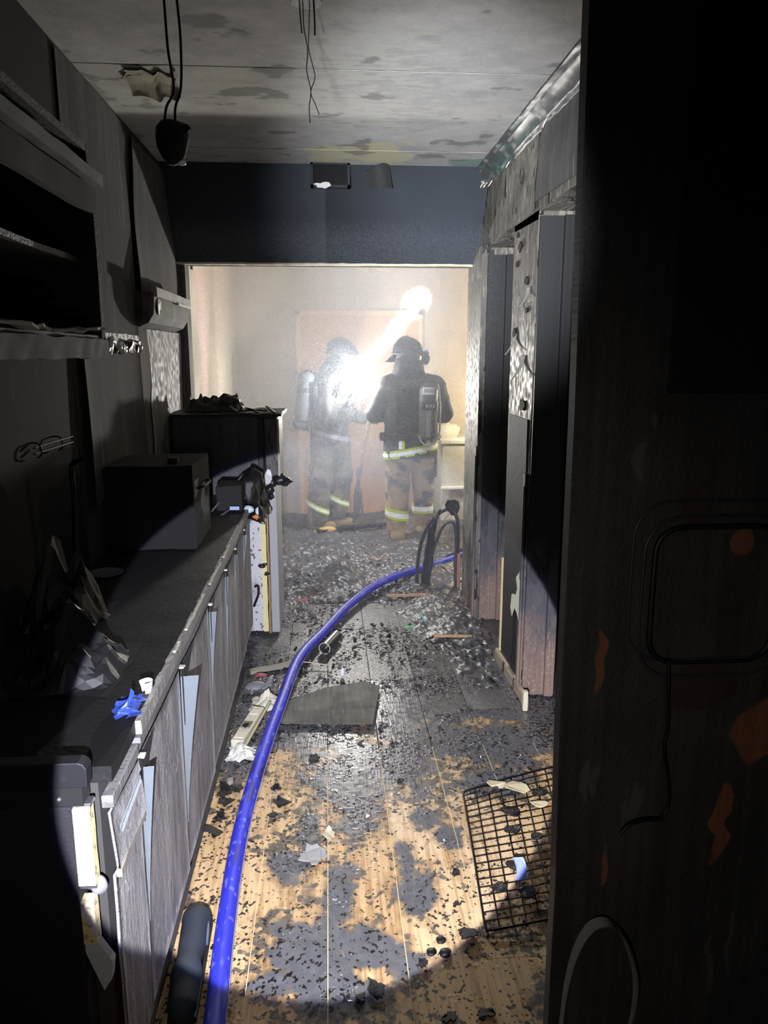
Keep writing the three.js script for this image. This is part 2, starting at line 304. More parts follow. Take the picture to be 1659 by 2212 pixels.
// a hanging sheet of wall covering that has come away from the left wall, curling along its near edge
struct('loose_covering', sheet((u, v) => { const y = mix(1.93, 2.80, v), z = mix(-3.80 - 0.42 * (1 - v) ** 1.2 * 0.2, -5.08, u) + (u < 0.5 ? -0.30 * v * (1 - 2 * u) : 0); const off = 0.012 + 0.055 * (1 - v) ** 1.3 * Math.exp(-u * 4) + 0.004 * Math.sin(v * 9 + u * 5); return [-0.958 + off, y, z]; }, 24, 40, 0.003), M.sootWall, wallLeft);
struct('loose_covering', sheet((u, v) => { const y = mix(1.15, 2.82, v), z = mix(-3.04, -3.94, u); const off = 0.006 + 0.03 * (1 - v) * Math.exp(-u * 9) + 0.035 * Math.exp(-(1 - u) * 10) * (1 - v) + 0.004 * Math.sin(v * 7 + u * 3); return [-0.958 + off, y, z]; }, 24, 40, 0.003), M.sootWall, wallLeft);
struct('peeled_plaster', sheet((u, v) => [-0.955 + 0.004 * Math.sin(u * 9 + v * 5) + 0.006 * u * v, mix(0.8, 1.88, v) , mix(-4.2 - 0.1 * noise2(v * 8, 2), -5.1, u)], 16, 24, 0.003), std(0xffffff, 1, { map: tex(T_PLASTER, 1.2, 1.2, 0.3, 0.1), ...relief(tex(R_PLASTER, 1, 1), 0.004) }), wallLeft);
// lining of the opening on the left: layered boards and torn lining paper
{
  const t = structGroup('trim_1'), pale = std(0xb5b2a2, 0.9, { map: tex(T_PLASTER, 2, 1), bumpMap: tex(R_PLASTER, 3, 1), bumpScale: 0.003 }), paleB = std(0xd2cdb8, 0.85, { map: tex(T_PLASTER, 3, 1), bumpMap: tex(R_PAINT, 2, 1), bumpScale: 0.003 });
  struct('board', planar(rough(box(-0.962, -0.935, 0.0, 2.315, -5.11, -5.2, 0.004), 0.003, 14)), pale, t);
  struct('board', planar(rough(new THREE.BoxGeometry(0.03, 2.31, 0.14, 2, 40, 4).translate(-0.915, 1.155, -5.2), 0.004, 9)), paleB, t);
  struct('torn_paper', sheet((u, v) => [-0.90 + 0.012 * Math.sin(v * 13) * u + 0.01 * u, mix(0.9, 2.3, v), mix(-5.27, -5.42 - 0.08 * noise2(v * 6, 7), u)], 8, 40, 0.002), std(0xc9c2b4, 0.95), t);
}
// right wall: pieces between two open doorways
{
  const w = structGroup('wall_right');
  struct('wall_near', planar(box(0.98, 1.15, 0, 2.87, 0.6, -2.92)), M.darkWall, w);
  struct('wall_pier', planar(box(0.98, 1.148, 0, 2.40, -3.64, -4.11)), std(0xe2e0da, 1, { map: tex(T_PAINT, 0.7, 0.8, 0.2, 0.4), ...relief(tex(R_PAINT, 0.7, 0.8, 0.2, 0.4), 0.008) }), w);
  struct('wall_end', planar(box(0.948, 1.148, 0, 2.40, -4.80, -5.25)), M.paintWall, w);
  const over = [[-2.9, 2.87], [-2.9, 2.405], [-3.63, 2.395], [-3.65, 2.36], [-4.10, 2.37], [-4.12, 2.415], [-4.79, 2.385], [-4.81, 2.32], [-5.25, 2.32], [-5.25, 2.87]].map(([z, y]) => [-z, y]);
  const g = extrude(over, 0.168); g.rotateY(Math.PI / 2); g.translate(0.98, 0, 0); struct('wall_over_doorways', planar(g), M.paintWall, w);
  // strips of wallpaper that hang loose above the doorways
  struct('loose_strip', sheet((u, v) => [0.975 - 0.008 * (1 - v) - 0.004 * Math.sin(v * 7), mix(2.40, 2.83, v), mix(-3.67, -4.10, u)], 6, 14, 0.003), M.paintWall, w);
  struct('loose_strip', sheet((u, v) => [0.970 - 0.010 * u * (1 - v) - 0.005 * Math.sin(v * 5 + u), mix(2.43, 2.81, v), mix(-2.95, -3.62, u)], 6, 14, 0.003), M.sootWall, w);
  // holes burnt through and curled scraps on the pier
  for (const [z, y, s, d] of [[-3.95, 2.28, 0.05, 1], [-4.0, 2.20, 0.035, 1], [-3.8, 2.1, 0.04, 1], [-4.02, 1.86, 0.05, 1], [-3.80, 1.5, 0.055, 1], [-3.78, 1.96, 0.03, 1], [-4.0, 2.34, 0.03, 1]])
    struct('burnt_scab', flake(s, 0.5, 0.004, 0.25, 11).rotateZ(Math.PI / 2).translate(0.976, y, z), M.black, w);
  for (const [z, y, s] of [[-4.0, 1.80, 0.06], [-3.82, 1.68, 0.07], [-3.76, 2.02, 0.05]])
    struct('paper_curl', sheet((u, v) => [0.975 - 0.05 * v * v * (s / 0.06), y - s * (v - 0.5) * 1.8, z + (u - 0.5) * s * (1.3 - v)], 5, 8, 0.002), std(0xa5a49c, 0.9), w);
}
// side room behind the doorways, unlit
struct('wall_side_room', [box(1.148, 2.6, 0, 2.87, -5.13, -5.25), box(2.5, 2.6, 0, 2.87, -2.2, -5.25), box(1.148, 2.6, 0, 2.87, -2.1, -2.2), box(1.148, 2.6, 2.87, 2.97, -2.1, -5.25)].map((g) => planar(g)), M.darkWall);
// door casings with the brown wood left bare near the floor
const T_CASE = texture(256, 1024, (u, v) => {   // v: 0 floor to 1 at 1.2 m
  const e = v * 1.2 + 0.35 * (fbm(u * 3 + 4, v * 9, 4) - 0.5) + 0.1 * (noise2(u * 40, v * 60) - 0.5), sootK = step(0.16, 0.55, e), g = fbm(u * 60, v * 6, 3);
  const wood = mix3(S(0x957d6c), S(0x74625a), clamp(g * 1.3 - 0.2)), upperShade = step(0.55, 0.85, e), sb = mix(0.30, 0.11, upperShade) + 0.05 * (g - 0.5), soot = [sb, sb, sb * 1.05];  // real soot film, painted darker higher up where no torch light falls
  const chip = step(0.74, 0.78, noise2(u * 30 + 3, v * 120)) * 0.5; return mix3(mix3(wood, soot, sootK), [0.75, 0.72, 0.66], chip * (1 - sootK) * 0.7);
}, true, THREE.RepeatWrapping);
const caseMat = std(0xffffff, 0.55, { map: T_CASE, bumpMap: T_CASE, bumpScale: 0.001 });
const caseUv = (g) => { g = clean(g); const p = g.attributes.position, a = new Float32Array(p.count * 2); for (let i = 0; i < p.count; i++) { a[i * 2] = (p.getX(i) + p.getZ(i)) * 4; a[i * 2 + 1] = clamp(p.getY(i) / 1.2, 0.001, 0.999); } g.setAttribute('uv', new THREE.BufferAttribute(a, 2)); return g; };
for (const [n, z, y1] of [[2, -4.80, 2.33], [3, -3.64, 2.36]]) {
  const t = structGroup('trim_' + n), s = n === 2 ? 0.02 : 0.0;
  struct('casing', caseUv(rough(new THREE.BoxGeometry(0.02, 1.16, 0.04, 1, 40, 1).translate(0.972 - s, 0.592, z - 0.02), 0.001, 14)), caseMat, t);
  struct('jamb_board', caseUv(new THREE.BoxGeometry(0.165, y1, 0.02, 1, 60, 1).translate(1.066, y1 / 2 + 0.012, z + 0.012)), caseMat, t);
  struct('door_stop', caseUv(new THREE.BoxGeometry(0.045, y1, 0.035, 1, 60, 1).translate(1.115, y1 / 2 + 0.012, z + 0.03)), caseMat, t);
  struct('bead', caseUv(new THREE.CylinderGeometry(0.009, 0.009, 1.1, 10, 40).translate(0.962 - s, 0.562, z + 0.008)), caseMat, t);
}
{ // pale edge strip on the far side of the pier, white-painted casing behind it
  const t = structGroup('trim_4');
  struct('edge_strip', box(0.968, 0.982, 0.06, 0.62, -4.10, -4.115, 0.003), std(0xcdb98a, 0.7), t);
  struct('pier_lining', planar(rough(new THREE.BoxGeometry(0.006, 1.35, 0.40, 1, 14, 5).translate(0.976, 0.76, -3.875), 0.0025, 6)), std(0x1a1b1e, 0.8, { bumpMap: tex(R_CHAR, 2, 2), bumpScale: 0.002 }), t);
  // the torn strip of cream wallpaper on the pier
  const pts = [[-3.62, 0.75], [-3.66, 0.66], [-3.73, 0.61], [-3.69, 0.56], [-3.72, 0.52], [-3.80, 0.50], [-3.82, 0.42], [-3.79, 0.38], [-3.74, 0.44], [-3.68, 0.43], [-3.63, 0.40]].map(([z, y]) => [-z, y]);
  const g = extrude(pts, 0.002); g.rotateY(Math.PI / 2); rough(g, 0.006, 20); struct('torn_wallpaper', g.translate(0.962, 0, -0.02), std(0xd9dcc0, 0.9), t);
  struct('rising_crack', tube([[0.969, 0.50, -3.79], [0.969, 0.4, -3.80], [0.968, 0.22, -3.79], [0.967, 0.12, -3.81]], 0.003, 20, 5), M.black, t);
  // pale strips seen through the gap past the pier
  struct('white_strip', rough(new THREE.BoxGeometry(0.03, 0.34, 0.004, 2, 10, 1).translate(1.16, 0.99, -4.6), 0.006, 12), M.white, t);
  struct('white_strip', rough(new THREE.BoxGeometry(0.035, 0.2, 0.004, 2, 10, 1).translate(1.15, 0.36, -4.6), 0.008, 12), M.white, t);
  struct('white_strip', rough(new THREE.BoxGeometry(0.03, 0.3, 0.004, 2, 10, 1).translate(1.155, 0.64, -4.6), 0.006, 15), std(0x6d6f74, 0.8), t);
}
{ // skirting board on the pier, scorched
  const g = extrude([[0, 0], [0.018, 0], [0.018, 0.05], [0.012, 0.062], [0, 0.066]], 0.70); g.translate(0, 0, 0);
  const T_SKIRT = texture(512, 64, (u, v) => { const k = fbm(u * 14, v * 3, 4), b = step(0.46, 0.62, k); return mix3(S(0xa89a80), [0.16, 0.15, 0.15], b * 0.9); });
  const s = structGroup('baseboard_right');
  const b = planar(g, 2); b.rotateX(0.03); b.rotateY(Math.PI); b.translate(0.975, 0.012, -3.46); struct('board', b, std(0xffffff, 0.6, { map: T_SKIRT, bumpMap: T_SKIRT, bumpScale: 0.002 }), s);
  struct('end_block', box(0.948, 0.972, 0, 0.105, -3.455, -3.485, 0.004), M.cream, s);
  const e = planar(extrude([[0, 0], [0.016, 0], [0.016, 0.06], [0, 0.06]], 0.14), 2); e.rotateY(Math.PI); e.translate(0.945, 0, -5.0); struct('board', e, std(0xb9ae9a, 0.7, { map: T_SKIRT }), s);
}
// cornice along the right wall, paint scaled off, greenish where the copper paint shows
{
  const prof = [[0, 0], [0.075, 0], [0.075, -0.012], [0.06, -0.016], [0.056, -0.03], [0.04, -0.042], [0.026, -0.062], [0.022, -0.082], [0.012, -0.088], [0.012, -0.102], [0, -0.104]];
  const c = structGroup('trim_5'), lines = [[0, 4], [4, 7], [7, 10]];
  for (let seg = 0; seg < 3; seg++) {      // three mouldings of the profile, each a part
    const [a, b] = lines[seg], pos = [], col = [], idx = [], nz = 150, m = b - a + 1;
    for (let i = 0; i <= nz; i++) { const z = mix(-1.3, -4.86, i / nz); for (let k = a; k <= b; k++) {
      const wob = 0.0035 * noise3(z * 14, k * 3.1, 1) + (noise2(z * 9, k) > 0.72 ? 0.004 : 0);
      pos.push(0.978 - prof[k][0] + wob, 2.838 + prof[k][1] + wob, z);
      const far = step(-3.3, -4.2, z), g = fbm(z * 5, k * 0.8, 3), scale = step(0.52, 0.66, fbm(z * 14 + seg * 7, k * 2.3, 3));
      let q = mix3([0.09, 0.09, 0.09], [0.07, 0.14, 0.12], far * step(0.4, 0.6, g)); q = mix3(q, [0.50, 0.49, 0.44], scale * (0.35 + 0.4 * (k % 2 === 0 ? 1 : 0))); col.push(...q);
    } }
    for (let i = 0; i < nz; i++) for (let k = 0; k < m - 1; k++) { const p = i * m + k; idx.push(p, p + 1, p + m, p + 1, p + m + 1, p + m); }
    const g = new THREE.BufferGeometry(); g.setAttribute('position', new THREE.Float32BufferAttribute(pos, 3)); g.setAttribute('color', new THREE.Float32BufferAttribute(col, 3)); g.setIndex(idx); g.computeVertexNormals();
    struct('moulding', g, std(0xffffff, 0.5, { vertexColors: true, side: THREE.DoubleSide }), c);
  }
  for (const [z, y, x] of [[-4.7, 2.72, 0.94], [-4.6, 2.71, 0.95], [-4.76, 2.73, 0.935], [-4.2, 2.72, 0.955], [-3.5, 2.73, 0.955]]) struct('paint_scab', flake(0.022, 1, 0.003, 0.6).rotateZ(1).translate(x, y, z), std(0xc9c7b6, 0.8), c);
  struct('broken_end', lump(0.04, 0.8, 0.7, 0.6, 2, 0.6).translate(0.945, 2.77, -4.85), std(0x8e8f86, 0.8), c);
}
// ---------------------------------------------------------------- the far room
const T_FAR = texture(512, 512, (u, v) => { const k = 0.93 + 0.14 * (fbm(u * 5, v * 5, 4) - 0.5) + 0.06 * (fbm(u * 30, v * 4, 3) - 0.5); return [k, k * 0.985, k * 0.96]; });
const farMat = std(0xc8bda9, 0.95, { map: tex(T_FAR, 0.5, 0.5), bumpMap: tex(R_PLASTER, 0.8, 0.8), bumpScale: 0.002 });
struct('wall_far', planar(box(-1.2, 2.7, 0, 2.7, -8.3, -8.42)), farMat);
struct('wall_far_left', planar(box(-1.10, -0.96, 0, 2.7, -5.2, -8.42)), std(0xc6bcab, 0.95, { map: tex(T_FAR, 0.4, 0.4), bumpMap: tex(R_PLASTER, 0.8, 0.8), bumpScale: 0.002 }));
struct('wall_far_right', planar(box(2.5, 2.62, 0, 2.7, -5.2, -8.42)), farMat);
struct('wall_behind_camera', planar(box(-1.2, 2.7, 0, 2.97, 0.5, 0.6)), M.darkWall);
struct('wall_near_right', planar(box(2.5, 2.6, 0, 2.97, 0.6, -2.2)), M.darkWall);
struct('ceiling_near_right', planar(box(1.15, 2.6, 2.87, 2.97, 0.6, -2.2)), M.darkWall);
{
  const c = struct('ceiling_far', planar(box(-1.2, 2.7, 2.62, 2.75, -5.2, -8.42)), std(0xcfc4b0, 0.95, { map: tex(T_FAR, 0.6, 0.6) }));
  for (let i = 0; i < 9; i++) { const x = rr(-0.3, 1.1), z = rr(-6.4, -8.1), s = rr(0.1, 0.22); struct('paper_peel', sheet((u, v) => [x + (u - 0.5) * s * 2, 2.618 - 0.07 * v * v * (0.4 + noise2(u * 3 + i, 1)), z + (v - 0.5) * s], 8, 6, 0.002), std(0xd8cbb4, 0.9), c); }
  const wl = struct('wall_paper_far', sheet((u, v) => [-0.945 + 0.02 * Math.sin(u * 5) * (1 - v), mix(1.0, 2.55, v), mix(-5.7, -6.6 + 0.5 * (1 - v), u)], 16, 24, 0.002), std(0xc3b0a4, 0.95));
}
// light wooden door in the far wall
{
  const d = structGroup('door_1'), m = std(0xdcae7c, 0.7, { map: tex(T_FAR, 1, 1) });
  struct('leaf', box(-0.28, 0.96, 0.02, 2.15, -8.262, -8.302, 0.004), m, d);
  struct('frame', [box(-0.33, -0.28, 0, 2.2, -8.25, -8.31, 0.004), box(0.96, 1.01, 0, 2.2, -8.25, -8.31, 0.004), box(-0.33, 1.01, 2.15, 2.2, -8.25, -8.31, 0.004)], std(0xd8b58a, 0.7), d);
  struct('handle', [rod([-0.2, 1.02, -8.26], [-0.2, 1.02, -8.21], 0.009), rod([-0.2, 1.02, -8.212], [-0.09, 1.02, -8.212], 0.008), box(-0.225, -0.175, 0.93, 1.09, -8.255, -8.262, 0.002)], M.steel, d);
}

// ================================================================ LEFT SIDE: kitchen units
const T_DOOR = texture(512, 1024, (u, v) => {
  const g = fbm(u * 7, v * 3, 4), st = fbm(u * 34, v * 2.2, 3), fine = noise2(u * 230, v * 230);
  let k = 0.60 + 0.16 * (g - 0.5) + 0.14 * (st - 0.5) + 0.05 * (fine - 0.5);
  const wash = step(0.58, 0.75, fbm(u * 9 + 4, v * 1.5 + 2, 3)); k += 0.07 * wash;
  const dark = step(0.55, 0.7, fbm(u * 5 + 9, v * 2.4 + 6, 4)); k -= 0.07 * dark;
  let c = [k, k * 0.985, k * 0.97];
  const drip = step(0.76, 0.8, noise2(u * 70 + 2, v * 26)) * step(0.5, 0.6, fbm(u * 5, v * 4 + 2, 2)); c = mix3(c, [0.82, 0.82, 0.8], drip * 0.9);
  return c;
});
const R_DOOR = texture(256, 512, (u, v) => { const h = fbm(u * 16, v * 10, 4) * 0.6 + 0.4 * noise2(u * 90, v * 60); return [h, 0.5 + 0.3 * noise2(u * 24, v * 12), h]; }, false);
const doorMat = (ou, k = 0xffffff) => std(k, 1, { map: tex(T_DOOR, 1.3, 1.1, ou, ou * 0.7), ...relief(tex(R_DOOR, 2, 2, ou, 0), 0.003) });
const carcassMat = std(0x33322f, 0.9);
const foil = std(0xaebac0, 0.35, { metalness: 0.35, bumpMap: tex(R_CHAR, 6, 6), bumpScale: 0.002 });
const seams = [-1.47, -1.695, -2.225, -2.825, -3.30, -3.685, -4.10, -4.50];
const unitWords = ['drawer unit at the near end beside the cooker', 'wide unit second from the cooker', 'wide unit with the largest curled edge strip', 'unit past the largest curled strip, drips on its door', 'narrow unit fourth from the fridge end', 'narrow unit under the fallen appliance', 'last unit against the fridge'];
for (let i = 0; i < 7; i++) {
  const z0 = seams[i], z1 = seams[i + 1], g = 0.003, front = -0.468 - 0.003 * i;
  const u = thing('base_cabinet', `sooty grey kitchen base ${unitWords[i]}`, 'cabinet', [0, 0, 0], 0, 'base units of the kitchen counter');
  part('carcass', planar(box(-0.955, front - 0.022, 0.10, 0.878, z0 - 0.001, z1 + 0.001)), carcassMat, u);
  part('plinth', box(-0.955, front - 0.045, 0.0, 0.098, z0 - 0.001, z1 + 0.001), M.black, u);
  part('rail', planar(rough(box(front - 0.02, front + 0.006, 0.815, 0.845, z0 - g, z1 + g, 0.004), 0.001, 12)), doorMat(i * 0.3, 0xc0c0be), u);
  // the door bows a little; its hinge edge stands away at the top where the veneer let go
  const bow = [0.004, 0.002, 0.006, 0.005, 0.008, 0.006, 0.006][i], y0 = 0.112, y1 = i === 0 ? 0.655 : 0.80;
  const door = part('door', sheet((a, b) => [front + bow * Math.sin(a * Math.PI) * b + 0.002 * noise3(a * 4, b * 6, i), mix(y0, y1, b), mix(z0 - g, z1 + g, a)], 10, 16, i ? 0.018 : 0.008), doorMat(i * 0.37), u);
  if (i === 0) {
    part('drawer', sheet((a, b) => [front + 0.010 * (1 - b) + 0.004 * a, mix(0.672, 0.805, b), mix(z0 - g, z1 + g, a)], 6, 6, 0.008), doorMat(0.9), u);
    part('batten', planar(rough(new THREE.BoxGeometry(0.012, 0.018, 0.22, 1, 1, 20).translate(front + 0.006, 0.662, (z0 + z1) / 2), 0.003, 24)), std(0x8d8878, 0.7), u);
    part('pivot_strip', sheet((a, b) => [front + 0.010 + 0.01 * a, 0.735 + 0.02 * b + 0.04 * a, mix(-1.50, -1.64, a)], 12, 2, 0.003), foil, u);
  } else {
    const wide = [0, 0.032, 0.055, 0.028, 0.016, 0.014, 0.024][i], long = [0, 0.42, 0.5, 0.34, 0.4, 0.18, 0.2][i];
    part('edge_strip', sheet((a, b) => { const w = wide * Math.pow(b, 1.3) + 0.0015, y = y1 - 0.028 - long * (1 - b); return [front + 0.004 + a * w, y + 0.003 * a, z0 - 0.004 + 0.003 * Math.sin(b * 2.6) * a - 0.010 * b * b]; }, 3, 24, 0.0012), foil, u, 'pale edge strip peeling off the door');
    const n = -z0, gap = extrude([[n + 0.002, y1 + 0.006], [n + 0.002, y1 - 0.06 - long * 0.25], [n + 0.02 + wide * 0.8, y1 - 0.06], [n + 0.05 + wide * 2.6, y1 + 0.008]], 0.002); gap.rotateY(Math.PI / 2); gap.translate(front + 0.0085 + bow * 0.4, 0, 0);
    part('burnt_hole', gap, M.black, u);
    part('bracket', rough(new THREE.BoxGeometry(0.014, 0.006, 0.02, 2, 1, 2).translate(front + 0.012, y1 + 0.006, z0 - 0.01), 0.003, 60), std(0xc9c7bd, 0.5), u);
  }
}
{ // worktop
  const w = thing('worktop', 'charred black worktop running along the left wall, front edge scaled pale', 'worktop');
  part('slab', planar(rough(new THREE.BoxGeometry(0.50, 0.036, 3.06, 16, 1, 90).translate(-0.705, 0.905, -2.985), 0.003, 9)), std(0x1c1c1f, 0.6, { map: tex(T_CHAR, 1, 1), bumpMap: tex(R_CHAR, 1, 1), bumpScale: 0.001 }), w);
  part('edging', planar(rough(new THREE.BoxGeometry(0.016, 0.034, 2.84, 2, 3, 150).translate(-0.450, 0.906, -3.07), 0.003, 24)), std(0x85837c, 0.6, { bumpMap: tex(R_PAINT, 2, 4), bumpScale: 0.003 }), w);
  part('under_rail', planar(rough(new THREE.BoxGeometry(0.02, 0.014, 2.82, 1, 1, 80).translate(-0.458, 0.868, -3.07), 0.0015, 18)), std(0x6e6d6a, 0.5), w);
  for (const [z, s] of [[-2.42, 0.36], [-2.86, 0.30], [-3.2, 0.22], [-2.1, 0.08]]) part('bare_lip', rough(new THREE.BoxGeometry(0.008, 0.005, s, 1, 1, 24).translate(-0.445, 0.924, z), 0.003, 40), std(0xb9b5a2, 0.7), w);
}
{ // cooker at the near end: seen from its side
  const c = thing('cooker', 'dark cooker side with rounded top trim at the near end of the counter', 'cooker');
  part('side_panel', planar(box(-0.955, -0.523, 0.0, 0.868, -1.40, -1.455, 0.004)), std(0x131318, 0.7, { bumpMap: tex(R_CHAR, 2, 2), bumpScale: 0.001 }), c);
  const trim = extrude([[-0.955, 0.912], [-0.955, 0.962], [-0.503, 0.962], [-0.493, 0.958], [-0.488, 0.949], [-0.489, 0.912]], 0.03, 0.002); trim.translate(0, 0, -1.43); part('top_trim', trim, std(0x17171b, 0.55, { metalness: 0.3 }), c);
  part('neck', box(-0.955, -0.50, 0.866, 0.914, -1.405, -1.45), M.black, c);
  for (const x of [-0.53, -0.68]) part('screw', new THREE.CylinderGeometry(0.005, 0.005, 0.004, 10).rotateX(Math.PI / 2).translate(x, 0.932, -1.399), M.black, c);
  part('bolt', new THREE.SphereGeometry(0.006, 8, 6).translate(-0.545, 0.885, -1.402), M.steel, c);
  const T_EDGE = texture(64, 512, (u, v) => { const k = fbm(u * 3, v * 14, 4), d = step(0.56, 0.66, k); return mix3(S(0xd9cc9a), S(0x8d846c), d * 0.8); });
  const edge = std(0xffffff, 0.55, { map: T_EDGE, bumpMap: T_EDGE, bumpScale: 0.001 });
  part('fascia_edge', rough(new THREE.BoxGeometry(0.034, 0.175, 0.028, 2, 14, 1).translate(-0.506, 0.772, -1.418), 0.0015, 20), edge, c, 'cream enamel front edge');
  part('fascia_cap', box(-0.528, -0.488, 0.858, 0.868, -1.41, -1.44, 0.002), M.steel, c);
  part('knob', lump(0.02, 0.9, 1.1, 0.7, 2, 0.15).translate(-0.492, 0.668, -1.43), std(0x77777a, 0.5), c);
  part('collar', box(-0.526, -0.490, 0.672, 0.684, -1.412, -1.432, 0.002), M.steel, c);
  part('oven_door_edge', rough(new THREE.BoxGeometry(0.032, 0.10, 0.028, 2, 10, 1).translate(-0.512, 0.598, -1.418), 0.0015, 20), edge, c);
  const dr = extrude([[-0.530, 0.548], [-0.498, 0.548], [-0.470, 0.497], [-0.476, 0.455], [-0.492, 0.43], [-0.515, 0.50]], 0.02, 0.001); dr.translate(0, 0, -1.43); part('bent_flap', dr, std(0xbcc0c2, 0.45), c);
  part('drawer_edge', rough(new THREE.BoxGeometry(0.014, 0.52, 0.025, 1, 20, 1).translate(-0.536, 0.26, -1.418), 0.002, 12), std(0x7d7660, 0.6), c);
}
// wall cabinet with its doors burnt away
{
  const c = thing('wall_cabinet', 'burnt-out wall cabinet without doors, high on the left wall', 'cabinet');
  const m = std(0x4a4a4a, 0.85, { map: tex(T_PLASTER, 1.5, 1.5), bumpMap: tex(R_CHAR, 2, 2), bumpScale: 0.003 });
  part('side', planar(rough(new THREE.BoxGeometry(0.33, 0.52, 0.018, 6, 10, 1).translate(-0.79, 2.03, -2.20), 0.002, 9)), m, c);
  part('side', planar(box(-0.955, -0.625, 1.77, 2.29, -1.2, -1.22)), m, c);
  part('top_panel', planar(rough(new THREE.BoxGeometry(0.33, 0.02, 1.0, 4, 1, 12).translate(-0.79, 2.28, -1.71), 0.002, 9)), M.charFine, c);
  part('front_rail', planar(rough(new THREE.BoxGeometry(0.02, 0.065, 0.98, 1, 2, 20).translate(-0.617, 2.145, -1.70), 0.003, 9)), std(0x777775, 0.9, { map: tex(T_PLASTER, 2, 2) }), c);
  part('cornice', planar(rough(new THREE.BoxGeometry(0.035, 0.03, 1.04, 1, 2, 24).translate(-0.612, 2.205, -1.71), 0.004, 12)), std(0x77777a, 0.7), c);
  part('front_post', planar(rough(new THREE.BoxGeometry(0.022, 0.40, 0.03, 1, 12, 1).translate(-0.622, 1.96, -2.185), 0.003, 11)), m, c);
  part('shelf', planar(rough(new THREE.BoxGeometry(0.28, 0.014, 0.96, 4, 1, 14).translate(-0.80, 1.995, -1.71), 0.003, 8)), std(0x5a5a58, 0.6, { bumpMap: tex(R_CHAR, 4, 4), bumpScale: 0.003 }), c);
  part('back', box(-0.957, -0.945, 1.78, 2.29, -1.2, -2.2), M.black, c);
  const b = part('bottom_panel', planar(rough(new THREE.BoxGeometry(0.34, 0.018, 1.02, 6, 1, 30).translate(-0.785, 1.79, -1.71), 0.003, 11)), std(0x242424, 0.8), c);
  part('bottom_lip', planar(rough(new THREE.BoxGeometry(0.02, 0.05, 1.0, 1, 3, 40).translate(-0.615, 1.765, -1.71), 0.004, 24)), std(0x0b0b0b, 0.85), b);
}
single('metal_rod', 'short upright pale rod standing inside the wall cabinet', 'rod', rod([-0.80, 2.003, -1.62], [-0.80, 2.13, -1.62], 0.008), std(0x86868a, 0.5));
for (let i = 0; i < 5; i++) { const z = -1.58 - i * 0.13; single('glass_shard', `glinting glass shard lying on the cabinet bottom, ${['nearest the camera', 'second in the row', 'middle of the row', 'fourth in the row', 'last of the row'][i]}`, 'shard', flake(rr(0.03, 0.05), 1.6, 0.004, 0.5).translate(-0.64, 1.803, z), std(0xc7cac6, 0.25, { metalness: 0.2 }), 'shards on the cabinet bottom'); }
{ // shelf board that carries on past the cabinet
  const s = thing('wall_shelf', 'charred shelf board past the wall cabinet with melted shiny edge', 'shelf');
  part('board', planar(rough(new THREE.BoxGeometry(0.32, 0.05, 0.44, 8, 3, 20).translate(-0.79, 1.785, -2.43), 0.006, 14)), M.charFine, s);
  part('melted_edge', rough(new THREE.BoxGeometry(0.03, 0.03, 0.42, 3, 3, 36).translate(-0.63, 1.772, -2.42), 0.014, 34), std(0x24262a, 0.2), s);
  for (const [z, y, k] of [[-2.26, 1.785, 0.024], [-2.34, 1.775, 0.02], [-2.37, 1.765, 0.026], [-2.60, 1.772, 0.012]]) part('melted_drop', lump(k, 0.5, 0.7, 1.3, 2, 0.5).translate(-0.612, y, z), std(0xd8dadc, 0.3), s);
  part('rolled_end', new THREE.CylinderGeometry(0.02, 0.02, 0.3, 12).rotateZ(Math.PI / 2).translate(-0.79, 1.785, -2.65), M.charFine, s);
}
{ // ledge box by the opening
  const l = thing('wall_ledge', 'soot-grey ledge box with rounded underside on the left wall by the opening', 'ledge');
  const pr = [[0, 1.895], [0.03, 1.885], [0.075, 1.905], [0.10, 1.945], [0.105, 2.0], [0.105, 2.045], [0, 2.05]].map(([x, y]) => [x, y]);
  const g = planar(extrude(pr, 0.92, 0.003), 2); g.rotateY(Math.PI); g.scale(-1, 1, 1); g.index; const q = g.attributes.position; for (let i = 0; i < q.count; i += 3) { for (const a of [g.attributes.position, g.attributes.normal, g.attributes.uv]) { const n = a.itemSize; for (let k = 0; k < n; k++) { const t = a.array[(i + 1) * n + k]; a.array[(i + 1) * n + k] = a.array[(i + 2) * n + k]; a.array[(i + 2) * n + k] = t; } } }
  g.translate(-0.955, 0, -3.93); g.computeVertexNormals();
  part('box', g, std(0xc9c9c6, 0.85, { map: tex(T_PLASTER, 1.2, 1.2) }), l);
  part('top_moulding', planar(rough(new THREE.BoxGeometry(0.03, 0.045, 0.92, 1, 2, 30).translate(-0.845, 2.05, -4.39), 0.004, 14)), std(0x8d8d8a, 0.7), l);
  part('bare_edge', rough(new THREE.BoxGeometry(0.012, 0.014, 0.36, 1, 1, 18).translate(-0.828, 2.022, -4.62), 0.003, 24), std(0xdad8d0, 0.35), l);
  part('scaled_paint', flake(0.05, 0.8, 0.004, 0.4).rotateZ(-Math.PI / 2).translate(-0.846, 1.985, -4.02), std(0xc4c4be, 0.4), l);
}
